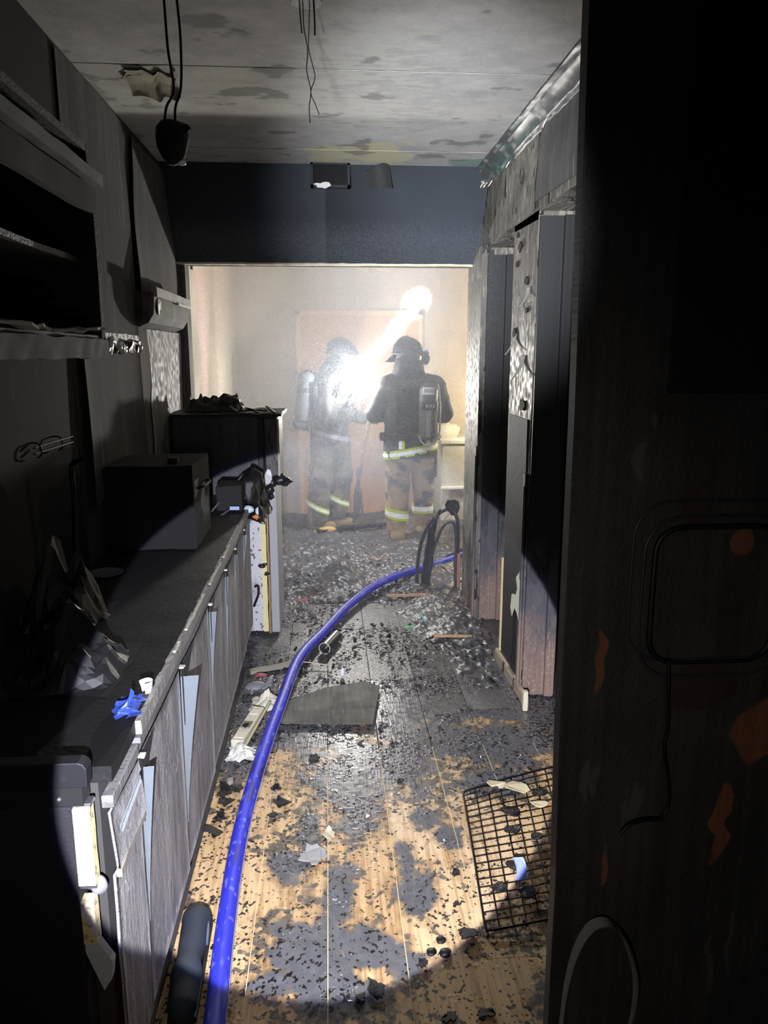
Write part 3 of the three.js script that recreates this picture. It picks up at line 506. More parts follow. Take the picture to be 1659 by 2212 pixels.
// pendant lamp melted to a dark drop on its two cords
{
  const p = thing('pendant_lamp', 'melted black pendant lamp hanging on two cords from the ceiling', 'lamp', [-0.40, 0, -2.2]);
  part('cord', tube([[-0.015, 2.84, 0], [-0.005, 2.66, 0], [0.0, 2.52, 0.003], [0.008, 2.42, 0], [-0.012, 2.385, 0], [-0.02, 2.345, 0]], 0.0035, 50, 7), M.wire, p);
  part('cord', tube([[0.02, 2.84, 0.005], [0.028, 2.66, 0.006], [0.034, 2.54, 0.008], [0.026, 2.42, 0.004], [0.012, 2.385, 0.004], [0.008, 2.34, 0.002]], 0.0035, 50, 7), M.wire, p);
  const prof = [[0.004, 2.345], [0.028, 2.348], [0.040, 2.335], [0.044, 2.31], [0.040, 2.285], [0.030, 2.262], [0.016, 2.246], [0.001, 2.242]].map(([r, y]) => new THREE.Vector2(r, y)).reverse();
  part('shade', rough(new THREE.LatheGeometry(prof, 28), 0.006, 26), std(0x0d0d12, 0.75), p);
  part('shade_ear', lump(0.014, 1, 0.9, 0.8, 1, 0.4).translate(0.036, 2.330, 0.01), std(0x0d0d12, 0.75), p);
  part('bulb', lump(0.014, 1.1, 0.55, 1, 2, 0.2).translate(0.017, 2.250, -0.006), std(0xd6d6d2, 0.25), p, 'pale glass of the broken bulb');
}
{ // burnt wires hanging from the ceiling
  const w = thing('ceiling_wires', 'thin burnt wires hanging from a sooty ceiling outlet', 'wires', [-0.05, 0, -2.68]);
  part('outlet_box', rough(new THREE.CylinderGeometry(0.045, 0.05, 0.02, 18).translate(0.0, 2.832, 0.03), 0.004, 40), M.charFine, w);
  part('wire', tube([[-0.012, 2.83, 0.03], [-0.010, 2.76, 0.01], [0.000, 2.70, 0], [-0.004, 2.64, 0], [0.008, 2.58, 0], [0.002, 2.53, 0.0], [0.004, 2.485, 0]], 0.0018, 50, 5), M.wire, w);
  part('wire', tube([[0.01, 2.83, 0.03], [0.006, 2.76, 0.01], [0.004, 2.70, 0], [0.014, 2.66, 0], [0.022, 2.62, 0], [0.008, 2.575, 0], [0.022, 2.54, 0], [0.034, 2.51, 0]], 0.0016, 50, 5), M.wire, w);
  part('wire', tube([[0.022, 2.83, 0.03], [0.024, 2.78, 0.02], [0.024, 2.735, 0.02]], 0.003, 16, 5), M.wire, w);
  part('wire', tube([[-0.022, 2.83, 0.03], [-0.02, 2.78, 0.02], [-0.016, 2.74, 0.02]], 0.0022, 16, 5), M.wire, w);
}
{ // vent in the corner of ceiling and bulkhead
  const v = thing('ceiling_vent', 'square black vent where the ceiling meets the dark bulkhead', 'vent', [0.03, 2.79, -4.765]);
  part('frame', [box(-0.115, -0.10, -0.085, 0.055, -0.02, 0.02), box(0.10, 0.115, -0.085, 0.055, -0.02, 0.02), box(-0.115, 0.115, 0.04, 0.055, -0.02, 0.02), box(-0.115, 0.115, -0.085, -0.07, -0.02, 0.02)], std(0x20242a, 0.8), v);
  part('duct', box(-0.10, 0.10, -0.07, 0.04, -0.018, -0.004), M.black, v);
  part('broken_louvre', flake(0.022, 2.2, 0.003, 0.5, 15).rotateX(Math.PI / 2.4).translate(-0.045, -0.075, 0.02), std(0xd9d9d6, 0.4), v, 'white broken louvre blade');
}
single('ceiling_paper', 'curled dark scrap of ceiling paper hanging beside the vent', 'paper', sheet((u, v) => [0.30 + 0.13 * (u - 0.5) + 0.03 * v, 2.80 - 0.075 * v + 0.05 * u * (1 - v) + 0.02 * Math.sin(v * 4), -4.76 - 0.02 * v + 0.05 * Math.sin(u * 3)], 10, 8, 0.002), std(0x2c2d2c, 0.9));
single('peeling_board', 'pale beige patch of ceiling lining curling down near the pendant cords', 'lining', sheet((u, v) => [mix(-0.80, -0.60, u) + 0.03 * noise2(v * 5, 2), 2.833 - 0.028 * v ** 4 - 0.004 * noise2(u * 6, v * 4), mix(-3.30, -3.52, v) - 0.09 * noise2(u * 6, 4) + 0.04 * noise2(v * 5, u * 5)], 14, 10, 0.002), std(0xb2ad94, 0.95, { bumpMap: tex(R_PLASTER, 2, 2), bumpScale: 0.004 }));

// ---------------------------------------------------------------- on the worktop
function crumple(w, d, h, n, off) { // crumpled foil or plastic bag on the worktop
  const g = new THREE.PlaneGeometry(w, d, n, n).rotateX(-Math.PI / 2), p = g.attributes.position;
  for (let i = 0; i < p.count; i++) { const x = p.getX(i) / w, z = p.getZ(i) / d, e = clamp(1 - 2.2 * Math.hypot(x, z)); const ridge = Math.abs(noise3(x * 4 + off, z * 4, off)) + 0.6 * Math.abs(noise3(x * 9, z * 9 + off, 3)); p.setXYZ(i, p.getX(i) + 0.03 * noise3(x * 6, z * 6, off + 4), h * Math.pow(e, 0.7) * (0.45 + 1.1 * ridge), p.getZ(i) + 0.03 * noise3(z * 6, x * 6, off + 9)); }
  const m = clean(g); m.computeVertexNormals(); return m;
}
const bagMat = std(0x0e0e10, 0.6, { side: THREE.DoubleSide });
single('plastic_bag', 'black crumpled plastic bag peaking beside the cooker', 'bag', crumple(0.30, 0.36, 0.20, 22, 3).translate(-0.69, 0.925, -1.96), bagMat);
single('foil_sheet', 'stiff dark folded sheet leaning at the left frame edge', 'sheet', sheet((u, v) => [-0.93 + 0.14 * u - 0.02 * v, 0.928 + 0.17 * v - 0.05 * u * v + 0.02 * Math.sin(u * 5), -1.70 - 0.10 * u + 0.04 * v], 3, 3, 0.002), std(0x1c1c1f, 0.6));
single('bag_heap', 'black heap of charred bags further back by the wall', 'heap', crumple(0.26, 0.34, 0.26, 18, 8).translate(-0.84, 0.925, -2.36), bagMat);
single('blue_plastic', 'melted bluish plastic scrap on the worktop corner', 'plastic', rough(crumple(0.045, 0.11, 0.03, 12, 5), 0.006, 40).translate(-0.482, 0.926, -1.72), std(0x2f4490, 0.4, { side: THREE.DoubleSide }));
single('white_cup', 'small broken white cup on the front edge of the worktop', 'cup', rough(new THREE.CylinderGeometry(0.016, 0.012, 0.03, 14, 2, true, 0, 4.8).translate(-0.462, 0.94, -1.80), 0.003, 50), std(0xcfcfca, 0.4, { side: THREE.DoubleSide }));
single('plate', 'small dark plate lying at the back of the worktop, rim catching light', 'plate', new THREE.LatheGeometry([[0.001, 0], [0.04, 0.001], [0.065, 0.008], [0.068, 0.012], [0.064, 0.011], [0.04, 0.004], [0.001, 0.003]].map(([a, b]) => new THREE.Vector2(a, b)), 30).translate(-0.86, 0.924, -2.86), std(0x77787c, 0.25));
{
  const o = thing('countertop_oven', 'blackened box-shaped oven at the back of the worktop before the fridge', 'oven');
  part('body', planar(rough(new THREE.BoxGeometry(0.36, 0.36, 0.42, 6, 6, 6).translate(-0.755, 1.11, -3.42), 0.006, 6)), std(0x050507, 0.9, { bumpMap: tex(R_CHAR, 2, 2), bumpScale: 0.002 }), o);
  part('knob', new THREE.CylinderGeometry(0.024, 0.024, 0.03, 14).translate(-0.67, 1.30, -3.3), M.charFine, o);
  part('door', planar(rough(new THREE.BoxGeometry(0.02, 0.24, 0.36, 2, 6, 6).translate(-0.585, 1.10, -3.42), 0.004, 9)), std(0x0c0c12, 0.4), o);
  part('handle', tube([[-0.57, 1.18, -3.3], [-0.55, 1.185, -3.32], [-0.55, 1.183, -3.5], [-0.57, 1.18, -3.52]], 0.006, 20, 6), M.blackMetal, o);
}
{
  const t = thing('tap', 'thin upright tap pipe by the wall with a bright glint', 'tap');
  part('pipe', tube([[-0.885, 0.92, -2.62], [-0.88, 1.12, -2.62], [-0.872, 1.30, -2.62], [-0.868, 1.385, -2.618], [-0.83, 1.405, -2.61]], 0.009, 30, 8), std(0x3a3a3c, 0.2, { metalness: 0.9 }), t);
  part('base', new THREE.CylinderGeometry(0.018, 0.024, 0.03, 14).translate(-0.886, 0.935, -2.62), std(0x555558, 0.3, { metalness: 0.8 }), t);
  part('lever', rod([-0.886, 0.95, -2.62], [-0.85, 0.965, -2.63], 0.006), std(0x555558, 0.3, { metalness: 0.8 }), t);
}
{
  const t = thing('wire_rack', 'small wire rail on the left wall with two shining bars', 'rack');
  for (const y of [1.455, 1.435]) part('bar', rod([-0.945, y, -2.5], [-0.90, y + 0.012, -2.74], 0.004), std(0x8d8d90, 0.25, { metalness: 0.9 }), t);
  for (const z of [-2.52, -2.72]) part('hook', tube([[-0.96, 1.47, z], [-0.935, 1.465, z], [-0.93, 1.43, z], [-0.945, 1.42, z]], 0.003, 16, 5), M.wire, t);
}
// wreck of a small appliance at the far end of the counter
{
  const a = thing('melted_appliance', 'melted small appliance slumped over the far end of the worktop', 'appliance', [-0.47, 0.92, -4.2]);
  part('mass', lump(0.10, 0.75, 1.25, 1.0, 3, 0.55, 12, 2.2).translate(0.03, 0.07, -0.08), M.charFine, a);
  part('slumped_skin', sheet((u, v) => [0.06 + 0.05 * v + 0.03 * noise3(u * 5, v * 5, 2), 0.10 - 0.19 * v + 0.05 * noise2(u * 6, 3), 0.10 - 0.30 * u + 0.02 * noise3(v * 7, u * 5, 6)], 14, 12, 0.004), M.charFine, a);
  part('case', rough(box(-0.14, 0.0, 0.0, 0.14, -0.05, 0.14, 0.006), 0.01, 10), std(0x060608, 0.8), a);
  part('bent_rail', rod([-0.16, 0.01, 0.22], [-0.02, 0.16, -0.12], 0.006), std(0x9b9b98, 0.35, { metalness: 0.7 }), a);
  part('bent_rail', rod([-0.10, 0.0, 0.25], [0.02, 0.06, -0.02], 0.007), std(0x77777a, 0.4, { metalness: 0.6 }), a);
  part('glass_piece', lump(0.024, 1.2, 1.0, 0.7, 1, 0.5).translate(0.03, 0.0, 0.10), std(0xbcd0da, 0.15), a, 'pale blue glass piece');
  part('label_piece', box(-0.06, -0.01, 0.02, 0.04, 0.20, 0.21, 0.002), std(0x8fa6c8, 0.4), a);
  part('glass_piece', lump(0.026, 0.9, 1.4, 0.5, 1, 0.5).translate(0.075, -0.03, 0.02), std(0xd7dcd6, 0.2), a);
  part('copper_piece', lump(0.018, 1.1, 1, 0.6, 1, 0.5).translate(0.06, -0.055, 0.05), std(0xb9743e, 0.4), a);
  part('curled_sheet', sheet((u, v) => [0.0 + 0.10 * v, -0.04 - 0.05 * v + 0.03 * u * Math.sin(v * 4), 0.10 - 0.22 * u - 0.03 * v], 10, 8, 0.003), M.charFine, a);
}
// ---------------------------------------------------------------- the fridge
{
  const f = thing('fridge', 'small burnt fridge with sooty side, bare white strip and scorched top', 'fridge');
  const T_SIDE = texture(512, 1024, (u, v) => {  // u across -0.94..-0.30, v up 0..1.4
    const x = u, y = v * 1.4; const s = (y - 0.86) * 4 + (0.80 - x) * 9.0 * step(0.3, 0.9, y + 0.3) + 1.3 * (fbm(u * 8, v * 12, 5) - 0.5) + 0.35 * (fbm(u * 60, v * 6, 3) - 0.5);
    const soot = step(-0.12, 0.22, s), st = fbm(u * 40, v * 4, 3); let c = mix3([0.80, 0.80, 0.81], [0.62, 0.61, 0.6], step(0.5, 0.7, fbm(u * 20, v * 9, 4)) * 0.6);
    const d = 0.20 + 0.10 * (st - 0.5) + 0.08 * (fbm(u * 9 + 3, v * 9, 4) - 0.5); c = mix3(c, [d, d * 1.02, d * 1.06], soot);
    const dot = step(0.77, 0.8, noise2(u * 60, v * 90)); return mix3(c, [0.2, 0.2, 0.2], dot * 0.7 * (1 - soot));
  }, true, THREE.ClampToEdgeWrapping);
  const side = box(-0.93, -0.425, 0.03, 1.385, -4.605, -4.63, 0.006), q = clean(side), a = new Float32Array(q.attributes.position.count * 2);
  for (let i = 0; i < q.attributes.position.count; i++) { a[i * 2] = (q.attributes.position.getX(i) + 0.945) / 0.64; a[i * 2 + 1] = q.attributes.position.getY(i) / 1.4; } q.setAttribute('uv', new THREE.BufferAttribute(a, 2));
  part('side_panel', q, std(0xffffff, 0.55, { map: T_SIDE, bumpMap: tex(R_CHAR, 2, 3), bumpScale: 0.002 }), f, 'side panel, white low down and sooty above');
  part('body', planar(box(-0.93, -0.40, 0.03, 1.38, -4.625, -5.08)), M.charFine, f);
  part('bare_insulation', planar(rough(new THREE.BoxGeometry(0.03, 0.98, 0.02, 2, 40, 1).translate(-0.412, 0.52, -4.608), 0.003, 18)), std(0xe3dc9e, 0.9, { bumpMap: tex(R_PLASTER, 3, 3), bumpScale: 0.004 }), f, 'yellow insulation laid bare');
  part('front_edge', planar(rough(new THREE.BoxGeometry(0.024, 0.36, 0.03, 2, 14, 1).translate(-0.41, 1.19, -4.612), 0.003, 14)), std(0x6f7072, 0.6, { map: tex(T_CHAR, 2, 3) }), f);
  part('gasket', rough(new THREE.BoxGeometry(0.012, 1.0, 0.02, 1, 50, 1).translate(-0.386, 0.52, -4.604), 0.004, 20), std(0x9a7d50, 0.7), f, 'brown scorched door gasket');
  const lower = part('door', planar(rough(box(-0.378, -0.325, 0.02, 0.985, -4.60, -5.06, 0.008), 0.002, 8)), std(0xa4a5a4, 0.55, { bumpMap: tex(R_PLASTER, 2, 2), bumpScale: 0.001 }), f);
  const upper = part('door', planar(rough(box(-0.385, -0.305, 1.02, 1.375, -4.60, -5.06, 0.008), 0.004, 7)), std(0x8d8e8c, 0.5, { map: tex(T_PAINT, 2, 1), bumpMap: tex(R_PAINT, 2, 2), bumpScale: 0.003 }), f);
  part('door_skin', planar(rough(new THREE.BoxGeometry(0.012, 0.36, 0.04, 1, 20, 1).translate(-0.304, 1.19, -4.615), 0.003, 16)), std(0xa5a396, 0.6), upper);
  part('top_plate', planar(rough(new THREE.BoxGeometry(0.66, 0.02, 0.48, 30, 1, 20).translate(-0.61, 1.392, -4.84), 0.012, 22)), M.charFine, f);
  for (const [x, y, z, r] of [[-0.30, 1.0, -4.60, 0.045], [-0.35, 0.985, -4.595, 0.04], [-0.27, 0.985, -4.62, 0.04], [-0.37, 0.94, -4.59, 0.032], [-0.36, 0.90, -4.592, 0.028]]) part('melted_hinge', lump(r, 0.9, 0.8, 0.6, 2, 0.6).translate(x, y, z), M.charGloss, f);
  part('torn_flap', flake(0.05, 0.6, 0.004, 0.6).rotateX(1.3).translate(-0.37, 1.02, -4.585), std(0xd0d2d4, 0.4), f);
  for (const [x, y, r] of [[-0.425, 0.46, 0.022], [-0.40, 0.41, 0.018], [-0.41, 0.47, 0.016]]) part('drip', lump(r, 1, 0.7, 0.5, 1, 0.6).translate(x, y, -4.596), M.charGloss, f);
  part('clip', tube([[-0.475, 0.33, -4.59], [-0.455, 0.34, -4.58], [-0.455, 0.28, -4.58], [-0.47, 0.24, -4.585], [-0.485, 0.20, -4.59]], 0.008, 16, 6), M.charFine, f);
}
{ // scorched pile on top of the fridge
  const o = thing('burnt_pile', 'ragged burnt pile on top of the fridge', 'pile');
  part('lump', lump(0.11, 1.1, 0.62, 0.8, 3, 0.55, 33, 2.4).translate(-0.76, 1.415, -4.8), M.charFine, o);
  part('lump', lump(0.10, 0.85, 0.85, 0.8, 3, 0.6, 41, 2.4).translate(-0.62, 1.43, -4.8), M.charFine, o);
  part('ragged_sheet', sheet((u, v) => [-0.88 + 0.34 * u, 1.412 + 0.09 * v * noise2(u * 14, 3) + 0.02 * v, -4.70 - 0.1 * v], 44, 5, 0.003), M.charFine, o);
  for (const [x, s] of [[-0.50, 0.03], [-0.45, 0.035], [-0.40, 0.022], [-0.34, 0.03], [-0.56, 0.03]]) part('splinter', flake(s, 1.7, 0.005, 0.5).rotateZ(rr(-0.9, 0.9)).translate(x, 1.412, -4.66), M.charFine, o);
}

// ================================================================ RIGHT FOREGROUND: the open door
const T_LEAF = texture(1024, 2048, (u, v) => {   // u: x 0.42..1.22, v: y 0..2.8
  const x = mix(0.42, 1.22, u), y = v * 2.8;
  const st = fbm(u * 60, v * 7, 4), g = fbm(u * 9, v * 22, 5); let k = 0.24 + 0.10 * (st - 0.5) + 0.08 * (g - 0.5) + 0.04 * (noise2(u * 400, v * 900) - 0.5);
  let c = [k, k, k * 1.01];
  const near = (cx, cy, rx, ry) => 1 - Math.hypot((x - cx + 0.02 * (noise2(y * 30, cx * 9) - 0.5)) / rx, (y - cy) / ry);
  const n = 0.7 * (fbm(x * 30, y * 14, 4) - 0.5), pale = step(0.4, 0.6, Math.max(near(0.519, 0.897, 0.02, 0.09), near(0.605, 0.85, 0.04, 0.08), near(0.50, 0.9, 0.015, 0.1), near(0.588, 1.63, 0.014, 0.05), near(0.575, 1.56, 0.02, 0.06), near(0.84, 0.5, 0.012, 0.12), near(0.80, 0.45, 0.012, 0.14), near(0.55, 0.72, 0.008, 0.1)) + n + 0.3 * (noise2(x * 160, y * 10) - 0.5));
  c = mix3(c, [0.40, 0.40, 0.38], pale * 0.55);
  const brown = step(0.12, 0.3, Math.max(near(0.52, 1.16, 0.012, 0.085), near(0.795, 0.80, 0.026, 0.13), near(0.85, 1.0, 0.06, 0.085), near(0.785, 1.40, 0.03, 0.035), near(0.55, 0.70, 0.008, 0.05)) + n * 0.6); c = mix3(c, mix3([0.60, 0.41, 0.28], [0.50, 0.31, 0.20], st), brown * 0.9);
  const red = step(0.05, 0.3, Math.max(near(0.725, 1.105, 0.095, 0.06), near(0.68, 1.47, 0.025, 0.05), near(0.52, 1.21, 0.01, 0.03)) + n * 0.5); c = mix3(c, [0.25, 0.15, 0.16], red * 0.7 * (1 - brown));
  return c;
}, true, THREE.ClampToEdgeWrapping);
{
  const d = structGroup('door_2');
  const leafUv = (g) => { g = clean(g); const p = g.attributes.position, a = new Float32Array(p.count * 2); for (let i = 0; i < p.count; i++) { a[i * 2] = (p.getX(i) - 0.42) / 0.8; a[i * 2 + 1] = p.getY(i) / 2.8; } g.setAttribute('uv', new THREE.BufferAttribute(a, 2)); return g; };
  const m = std(0xffffff, 0.75, { map: T_LEAF, bumpMap: tex(R_CHAR, 1.5, 4), bumpScale: 0.002 });
  const leaf = extrude([[0.449, 0.01], [0.447, 0.6], [0.438, 1.0], [0.436, 1.64], [0.426, 2.27], [0.420, 2.80], [1.22, 2.80], [1.22, 0.01]], 0.036, 0.003); leaf.translate(0.012, 0, -1.392);
  const o = struct('leaf', leafUv(leaf), m, d);
  struct('edge_lipping', rough(new THREE.BoxGeometry(0.003, 1.15, 0.034, 1, 40, 2).translate(0.4555, 0.58, -1.372), 0.0012, 20), std(0x9a9a9c, 0.6, { map: tex(T_PAINT, 2, 1) }), d);
  struct('upper_panel', leafUv(box(0.612, 1.20, 1.68, 2.76, -1.352, -1.345, 0.003)), std(0x707070, 0.8, { map: T_LEAF }), d);
  const rr2 = (x0, x1, y0, y1, r) => { const pts = []; for (const [cx, cy, a0] of [[x1 - r, y1 - r, 0], [x0 + r, y1 - r, 1], [x0 + r, y0 + r, 2], [x1 - r, y0 + r, 3]]) for (let i = 0; i <= 8; i++) { const a = (a0 + i / 8) * Math.PI / 2; pts.push([cx + r * Math.cos(a), cy + r * Math.sin(a), -1.352]); } return pts; };
  struct('moulding', new THREE.TubeGeometry(new THREE.CatmullRomCurve3(rr2(0.570, 0.90, 1.165, 1.48, 0.07).map(V), true), 160, 0.0032, 8, true), std(0x3a3a3c, 0.4), d);  // lighter colour paints in the highlight along this moulding
  struct('moulding', new THREE.TubeGeometry(new THREE.CatmullRomCurve3(rr2(0.593, 0.88, 1.13, 1.45, 0.07).map(V), true), 160, 0.0035, 8, true), std(0x3a3a3c, 0.4), d);  // highlight put into the colour here as well
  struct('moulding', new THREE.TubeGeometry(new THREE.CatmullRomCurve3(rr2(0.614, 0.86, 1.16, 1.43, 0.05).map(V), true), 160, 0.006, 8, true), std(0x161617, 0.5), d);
}
single('dangling_wire', 'thin black wire dangling down the front of the sooty open door', 'wire', tube([[0.652, 1.17, -1.343], [0.655, 1.10, -1.338], [0.660, 1.03, -1.340], [0.656, 0.98, -1.338], [0.672, 0.90, -1.339], [0.671, 0.85, -1.336], [0.655, 0.832, -1.33], [0.62, 0.834, -1.325], [0.585, 0.826, -1.32], [0.568, 0.808, -1.318]], 0.0035, 80, 7), std(0x141414, 0.5));
single('sprung_strip', 'grey flat strip sprung into an arch against the foot of the open door', 'strip', (() => {
  const c = new THREE.CatmullRomCurve3([[0.475, 0.33, -1.335], [0.482, 0.46, -1.33], [0.498, 0.555, -1.322], [0.522, 0.605, -1.316], [0.548, 0.615, -1.312], [0.577, 0.59, -1.312], [0.606, 0.525, -1.314], [0.622, 0.465, -1.318], [0.628, 0.39, -1.325], [0.628, 0.32, -1.338]].map(V));
  return sheet((u, v) => { const p = c.getPoint(u), w = 0.026 * Math.sin(Math.PI * clamp(0.1 + 0.85 * u)) + 0.002; return [p.x + 0.004 * v, p.y, p.z - 0.006 + w * (v - 0.2)]; }, 60, 2, 0.0015);
})(), std(0x8e8e8c, 0.8));

// ================================================================ ON THE FLOOR
const hoseLine = [];
// fire hose, lying full of water from the doorway to the far room
{
  const h = thing('fire_hose', 'thick blue fire hose running along the floor to the far room', 'hose');
  const T_HOSE = texture(128, 1024, (u, v) => { const w = 0.5 + 0.5 * Math.sin(u * 6.283 * 18) * Math.sin(v * 6.283 * 240), g = fbm(u * 6, v * 40, 4), scuff = step(0.6, 0.72, g) * 0.45 + step(0.78, 0.82, noise2(u * 14, v * 260)) * 0.6; let c = mix3(S(0x2a2fc0), S(0x3a44d8), w * 0.6); c = mix3(c, S(0x8f98d8), clamp(scuff)); const d = step(0.62, 0.74, fbm(u * 5 + 8, v * 30 + 4, 4)); return mix3(c, [0.1, 0.1, 0.2], d * 0.45); });
  const path = [[-0.31, 0.034, -1.2], [-0.322, 0.034, -1.70], [-0.339, 0.034, -2.06], [-0.345, 0.034, -2.52], [-0.308, 0.050, -3.04], [-0.258, 0.054, -3.52], [-0.185, 0.056, -4.09], [-0.055, 0.044, -4.52], [0.135, 0.05, -5.05], [0.367, 0.055, -5.50], [0.648, 0.06, -5.80], [0.955, 0.06, -6.06], [1.25, 0.06, -6.4]];
  const g = tube(path, 0.029, 260, 18); const uv = g.attributes.uv; for (let i = 0; i < uv.count; i++) uv.setXY(i, uv.getY(i), uv.getX(i));
  part('jacket', g, std(0xffffff, 0.5, { map: T_HOSE, bumpMap: T_HOSE, bumpScale: 0.0008 }), h);
  const c = new THREE.CatmullRomCurve3(path.map(V), false, 'centripetal');
  const seam = []; for (let i = 0; i <= 60; i++) { const p = c.getPoint(i / 60); seam.push([p.x + 0.0285, p.y - 0.004, p.z]); }
  for (let i = 0; i <= 220; i++) hoseLine.push(c.getPoint(i / 220).toArray());
  part('edge_seam', tube(seam, 0.0022, 160, 5), std(0x9ea4d6, 0.6), h);
}
// oven rack
{
  const r = thing('oven_rack', 'black wire oven rack lying on the floor by the open door', 'rack', [0, 0, 0]);
  const A = [0.519, 0.022, -2.743], B = [0.459, 0.022, -1.996], ex = [0.936, 0.0, -0.352], W = 0.46;          // left edge A-B, the rack runs off under the door's foot
  const P = (s, t, y = 0) => [mix(A[0], B[0], s) + ex[0] * W * t * mix(1, 0.78, s) + 0.02 * s * t, 0.018 + y + 0.006 * Math.sin(s * 5 + t * 3), mix(A[2], B[2], s) + (ex[2] * mix(1, 0.35, s)) * W * t * mix(1, 0.78, s)];
  part('frame', new THREE.TubeGeometry(new THREE.CatmullRomCurve3([P(0.03, 0), P(0.5, 0), P(0.97, 0), P(1, 0.05), P(1, 0.5), P(1, 0.95), P(0.97, 1), P(0.5, 1), P(0.03, 1), P(0, 0.95), P(0, 0.5), P(0, 0.05)].map(V), true, 'catmullrom', 0.2), 220, 0.0036, 7, true), M.wire, r);
  for (let i = 1; i < 8; i++) { const t = i / 8; part('long_bar', rod(P(0, t, -0.004), P(1, t, -0.004), 0.0026, 6), M.wire, r); }
  for (let i = 1; i < 20; i++) { const s = i / 20; const bend = rr(-0.006, 0.006); part('cross_wire', tube([P(s, 0, 0.003), P(s + bend * 0.3, 0.33, 0.003 + bend * 0.4), P(s, 0.66, 0.003), P(s, 1, 0.003)], 0.0017, 10, 5), M.wire, r); }
  for (let i = 0; i < 9; i++) { const s = [0.08, 0.16, 0.30, 0.42, 0.5, 0.66, 0.78, 0.84, 0.2][i], t = [0.25, 0.5, 0.42, 0.4, 0.62, 0.36, 0.18, 0.45, 0.75][i]; part('burnt_scrap', flake(rr(0.018, 0.034), 1.4, 0.004, 0.6).translate(...P(s, t, 0.008)), M.charGloss, r); }
}
const scrapCream = std(0xcfc19a, 0.8);
[[0.66, -2.77, 0.035, 'topmost of three'], [0.74, -2.74, 0.045, 'larger of three'], [0.80, -2.62, 0.028, 'lowest of three']].forEach(([x, z, s, w]) => single('cream_scrap', `cream curled scrap on the oven rack, ${w}`, 'scrap', flake(s, 1.3, 0.002, 0.7).translate(x, 0.03, z), scrapCream));
single('bent_strip', 'short bluish bent strip standing at the rack by the door edge', 'strip', sheet((u, v) => [0.60 + 0.035 * u + 0.01 * Math.sin(v * 3), 0.025 + 0.05 * v, -2.20 - 0.05 * v], 4, 8, 0.002), std(0x8d9cc8, 0.4));
{
  const b = thing('black_boot', 'dark rubber boot toe at the foot of the counter, half out of view', 'boot', [-0.425, 0, -1.96], 0.05), m = std(0x2a323b, 0.75); b.scale.set(0.8, 0.72, 1);
  const upper = body([-0.09, 0.0, -0.22], [0.09, 0.16, 0.30], 0.008, [[[0, 0.05, -0.12], [0, 0.055, -0.02], 0.05, 0.046, 0.03], [[0, 0.055, 0.0], [0, 0.08, 0.1], 0.040, 0.044, 0.03], [[0, 0.07, 0.12], [0, 0.06, 0.2], 0.05, 0.05, 0.03], [[-0.02, 0.04, -0.13], [0.02, 0.04, -0.13], 0.036, 0.036, 0.02]], () => [1, 1, 1], 0.003);
  part('upper', upper, m, b);
  const o = []; for (let i = 0; i <= 24; i++) { const a = Math.PI * i / 24; o.push([0.056 * Math.cos(a), 0.13 + 0.06 * Math.sin(a)]); } o.push([-0.045, -0.22], [0.045, -0.22]);
  part('sole', extrude(o, 0.022, 0.003).rotateX(-Math.PI / 2), std(0x0c0d10, 0.6), b);
  part('toe_sheen_band', tube([[0.05, 0.045, -0.02], [0.046, 0.055, -0.09], [0.025, 0.06, -0.145], [-0.02, 0.06, -0.148], [-0.045, 0.055, -0.10]], 0.008, 24, 8), std(0x5d6a78, 0.5), b, 'pale band round the toe imitating reflected light');  // pale tube stands in for light reflected along the boot toe
}
// board, sticks, scraps
{
  const g = extrude([[-0.247, 3.382], [-0.244, 3.604], [-0.046, 3.753], [0.173, 3.824], [0.249, 3.76], [0.19, 3.341], [0.03, 3.355], [0.0, 3.33], [-0.035, 3.365]], 0.006, 0.001); g.rotateX(-Math.PI / 2); g.translate(0, 0.016, 0);
  single('loose_sheet', 'flat grey sheet of floor covering lying over the planks beside the hose', 'sheet', rough(planar(g, 1), 0.002, 12), std(0xf4f4e6, 0.65, { map: tex(T_PLASTER, 2, 2), bumpMap: tex(R_CHAR, 6, 6), bumpScale: 0.004 }));
}
{
  const s = thing('power_strip', 'pale power strip half melted beside the hose at the counter foot', 'power strip', [-0.40, 0.0, -3.34], -0.2);
  part('body', rough(box(-0.03, 0.03, 0.004, 0.05, -0.17, 0.17, 0.008), 0.003, 18), std(0xcfcbb0, 0.6), s);
  for (const z of [-0.11, 0.02, 0.12]) part('socket', rough(box(-0.022, 0.022, 0.046, 0.054, z - 0.03, z + 0.03, 0.004), 0.002, 30), std(z === 0.02 ? 0x6b6656 : 0xdad6bb, 0.6), s);
  part('cover_rail', rod([0.036, 0.02, 0.18], [0.05, 0.06, -0.2], 0.007, 6), std(0xbdb892, 0.6), s);
  part('melted_hole', lump(0.016, 1, 0.4, 1.4, 1, 0.5).translate(0.0, 0.053, 0.03), M.black, s);
}
single('white_rag', 'crumpled white rag at the near end of the power strip', 'rag', rough(crumple(0.12, 0.11, 0.06, 14, 14), 0.008, 30).translate(-0.405, 0.005, -3.13), std(0xd9d9cd, 0.8, { side: THREE.DoubleSide }));
single('cream_rag', 'crumpled cream cloth at the far end of the power strip', 'rag', rough(crumple(0.16, 0.15, 0.08, 14, 19), 0.01, 30).translate(-0.325, 0.005, -3.62), std(0xcfcab4, 0.8, { side: THREE.DoubleSide }));
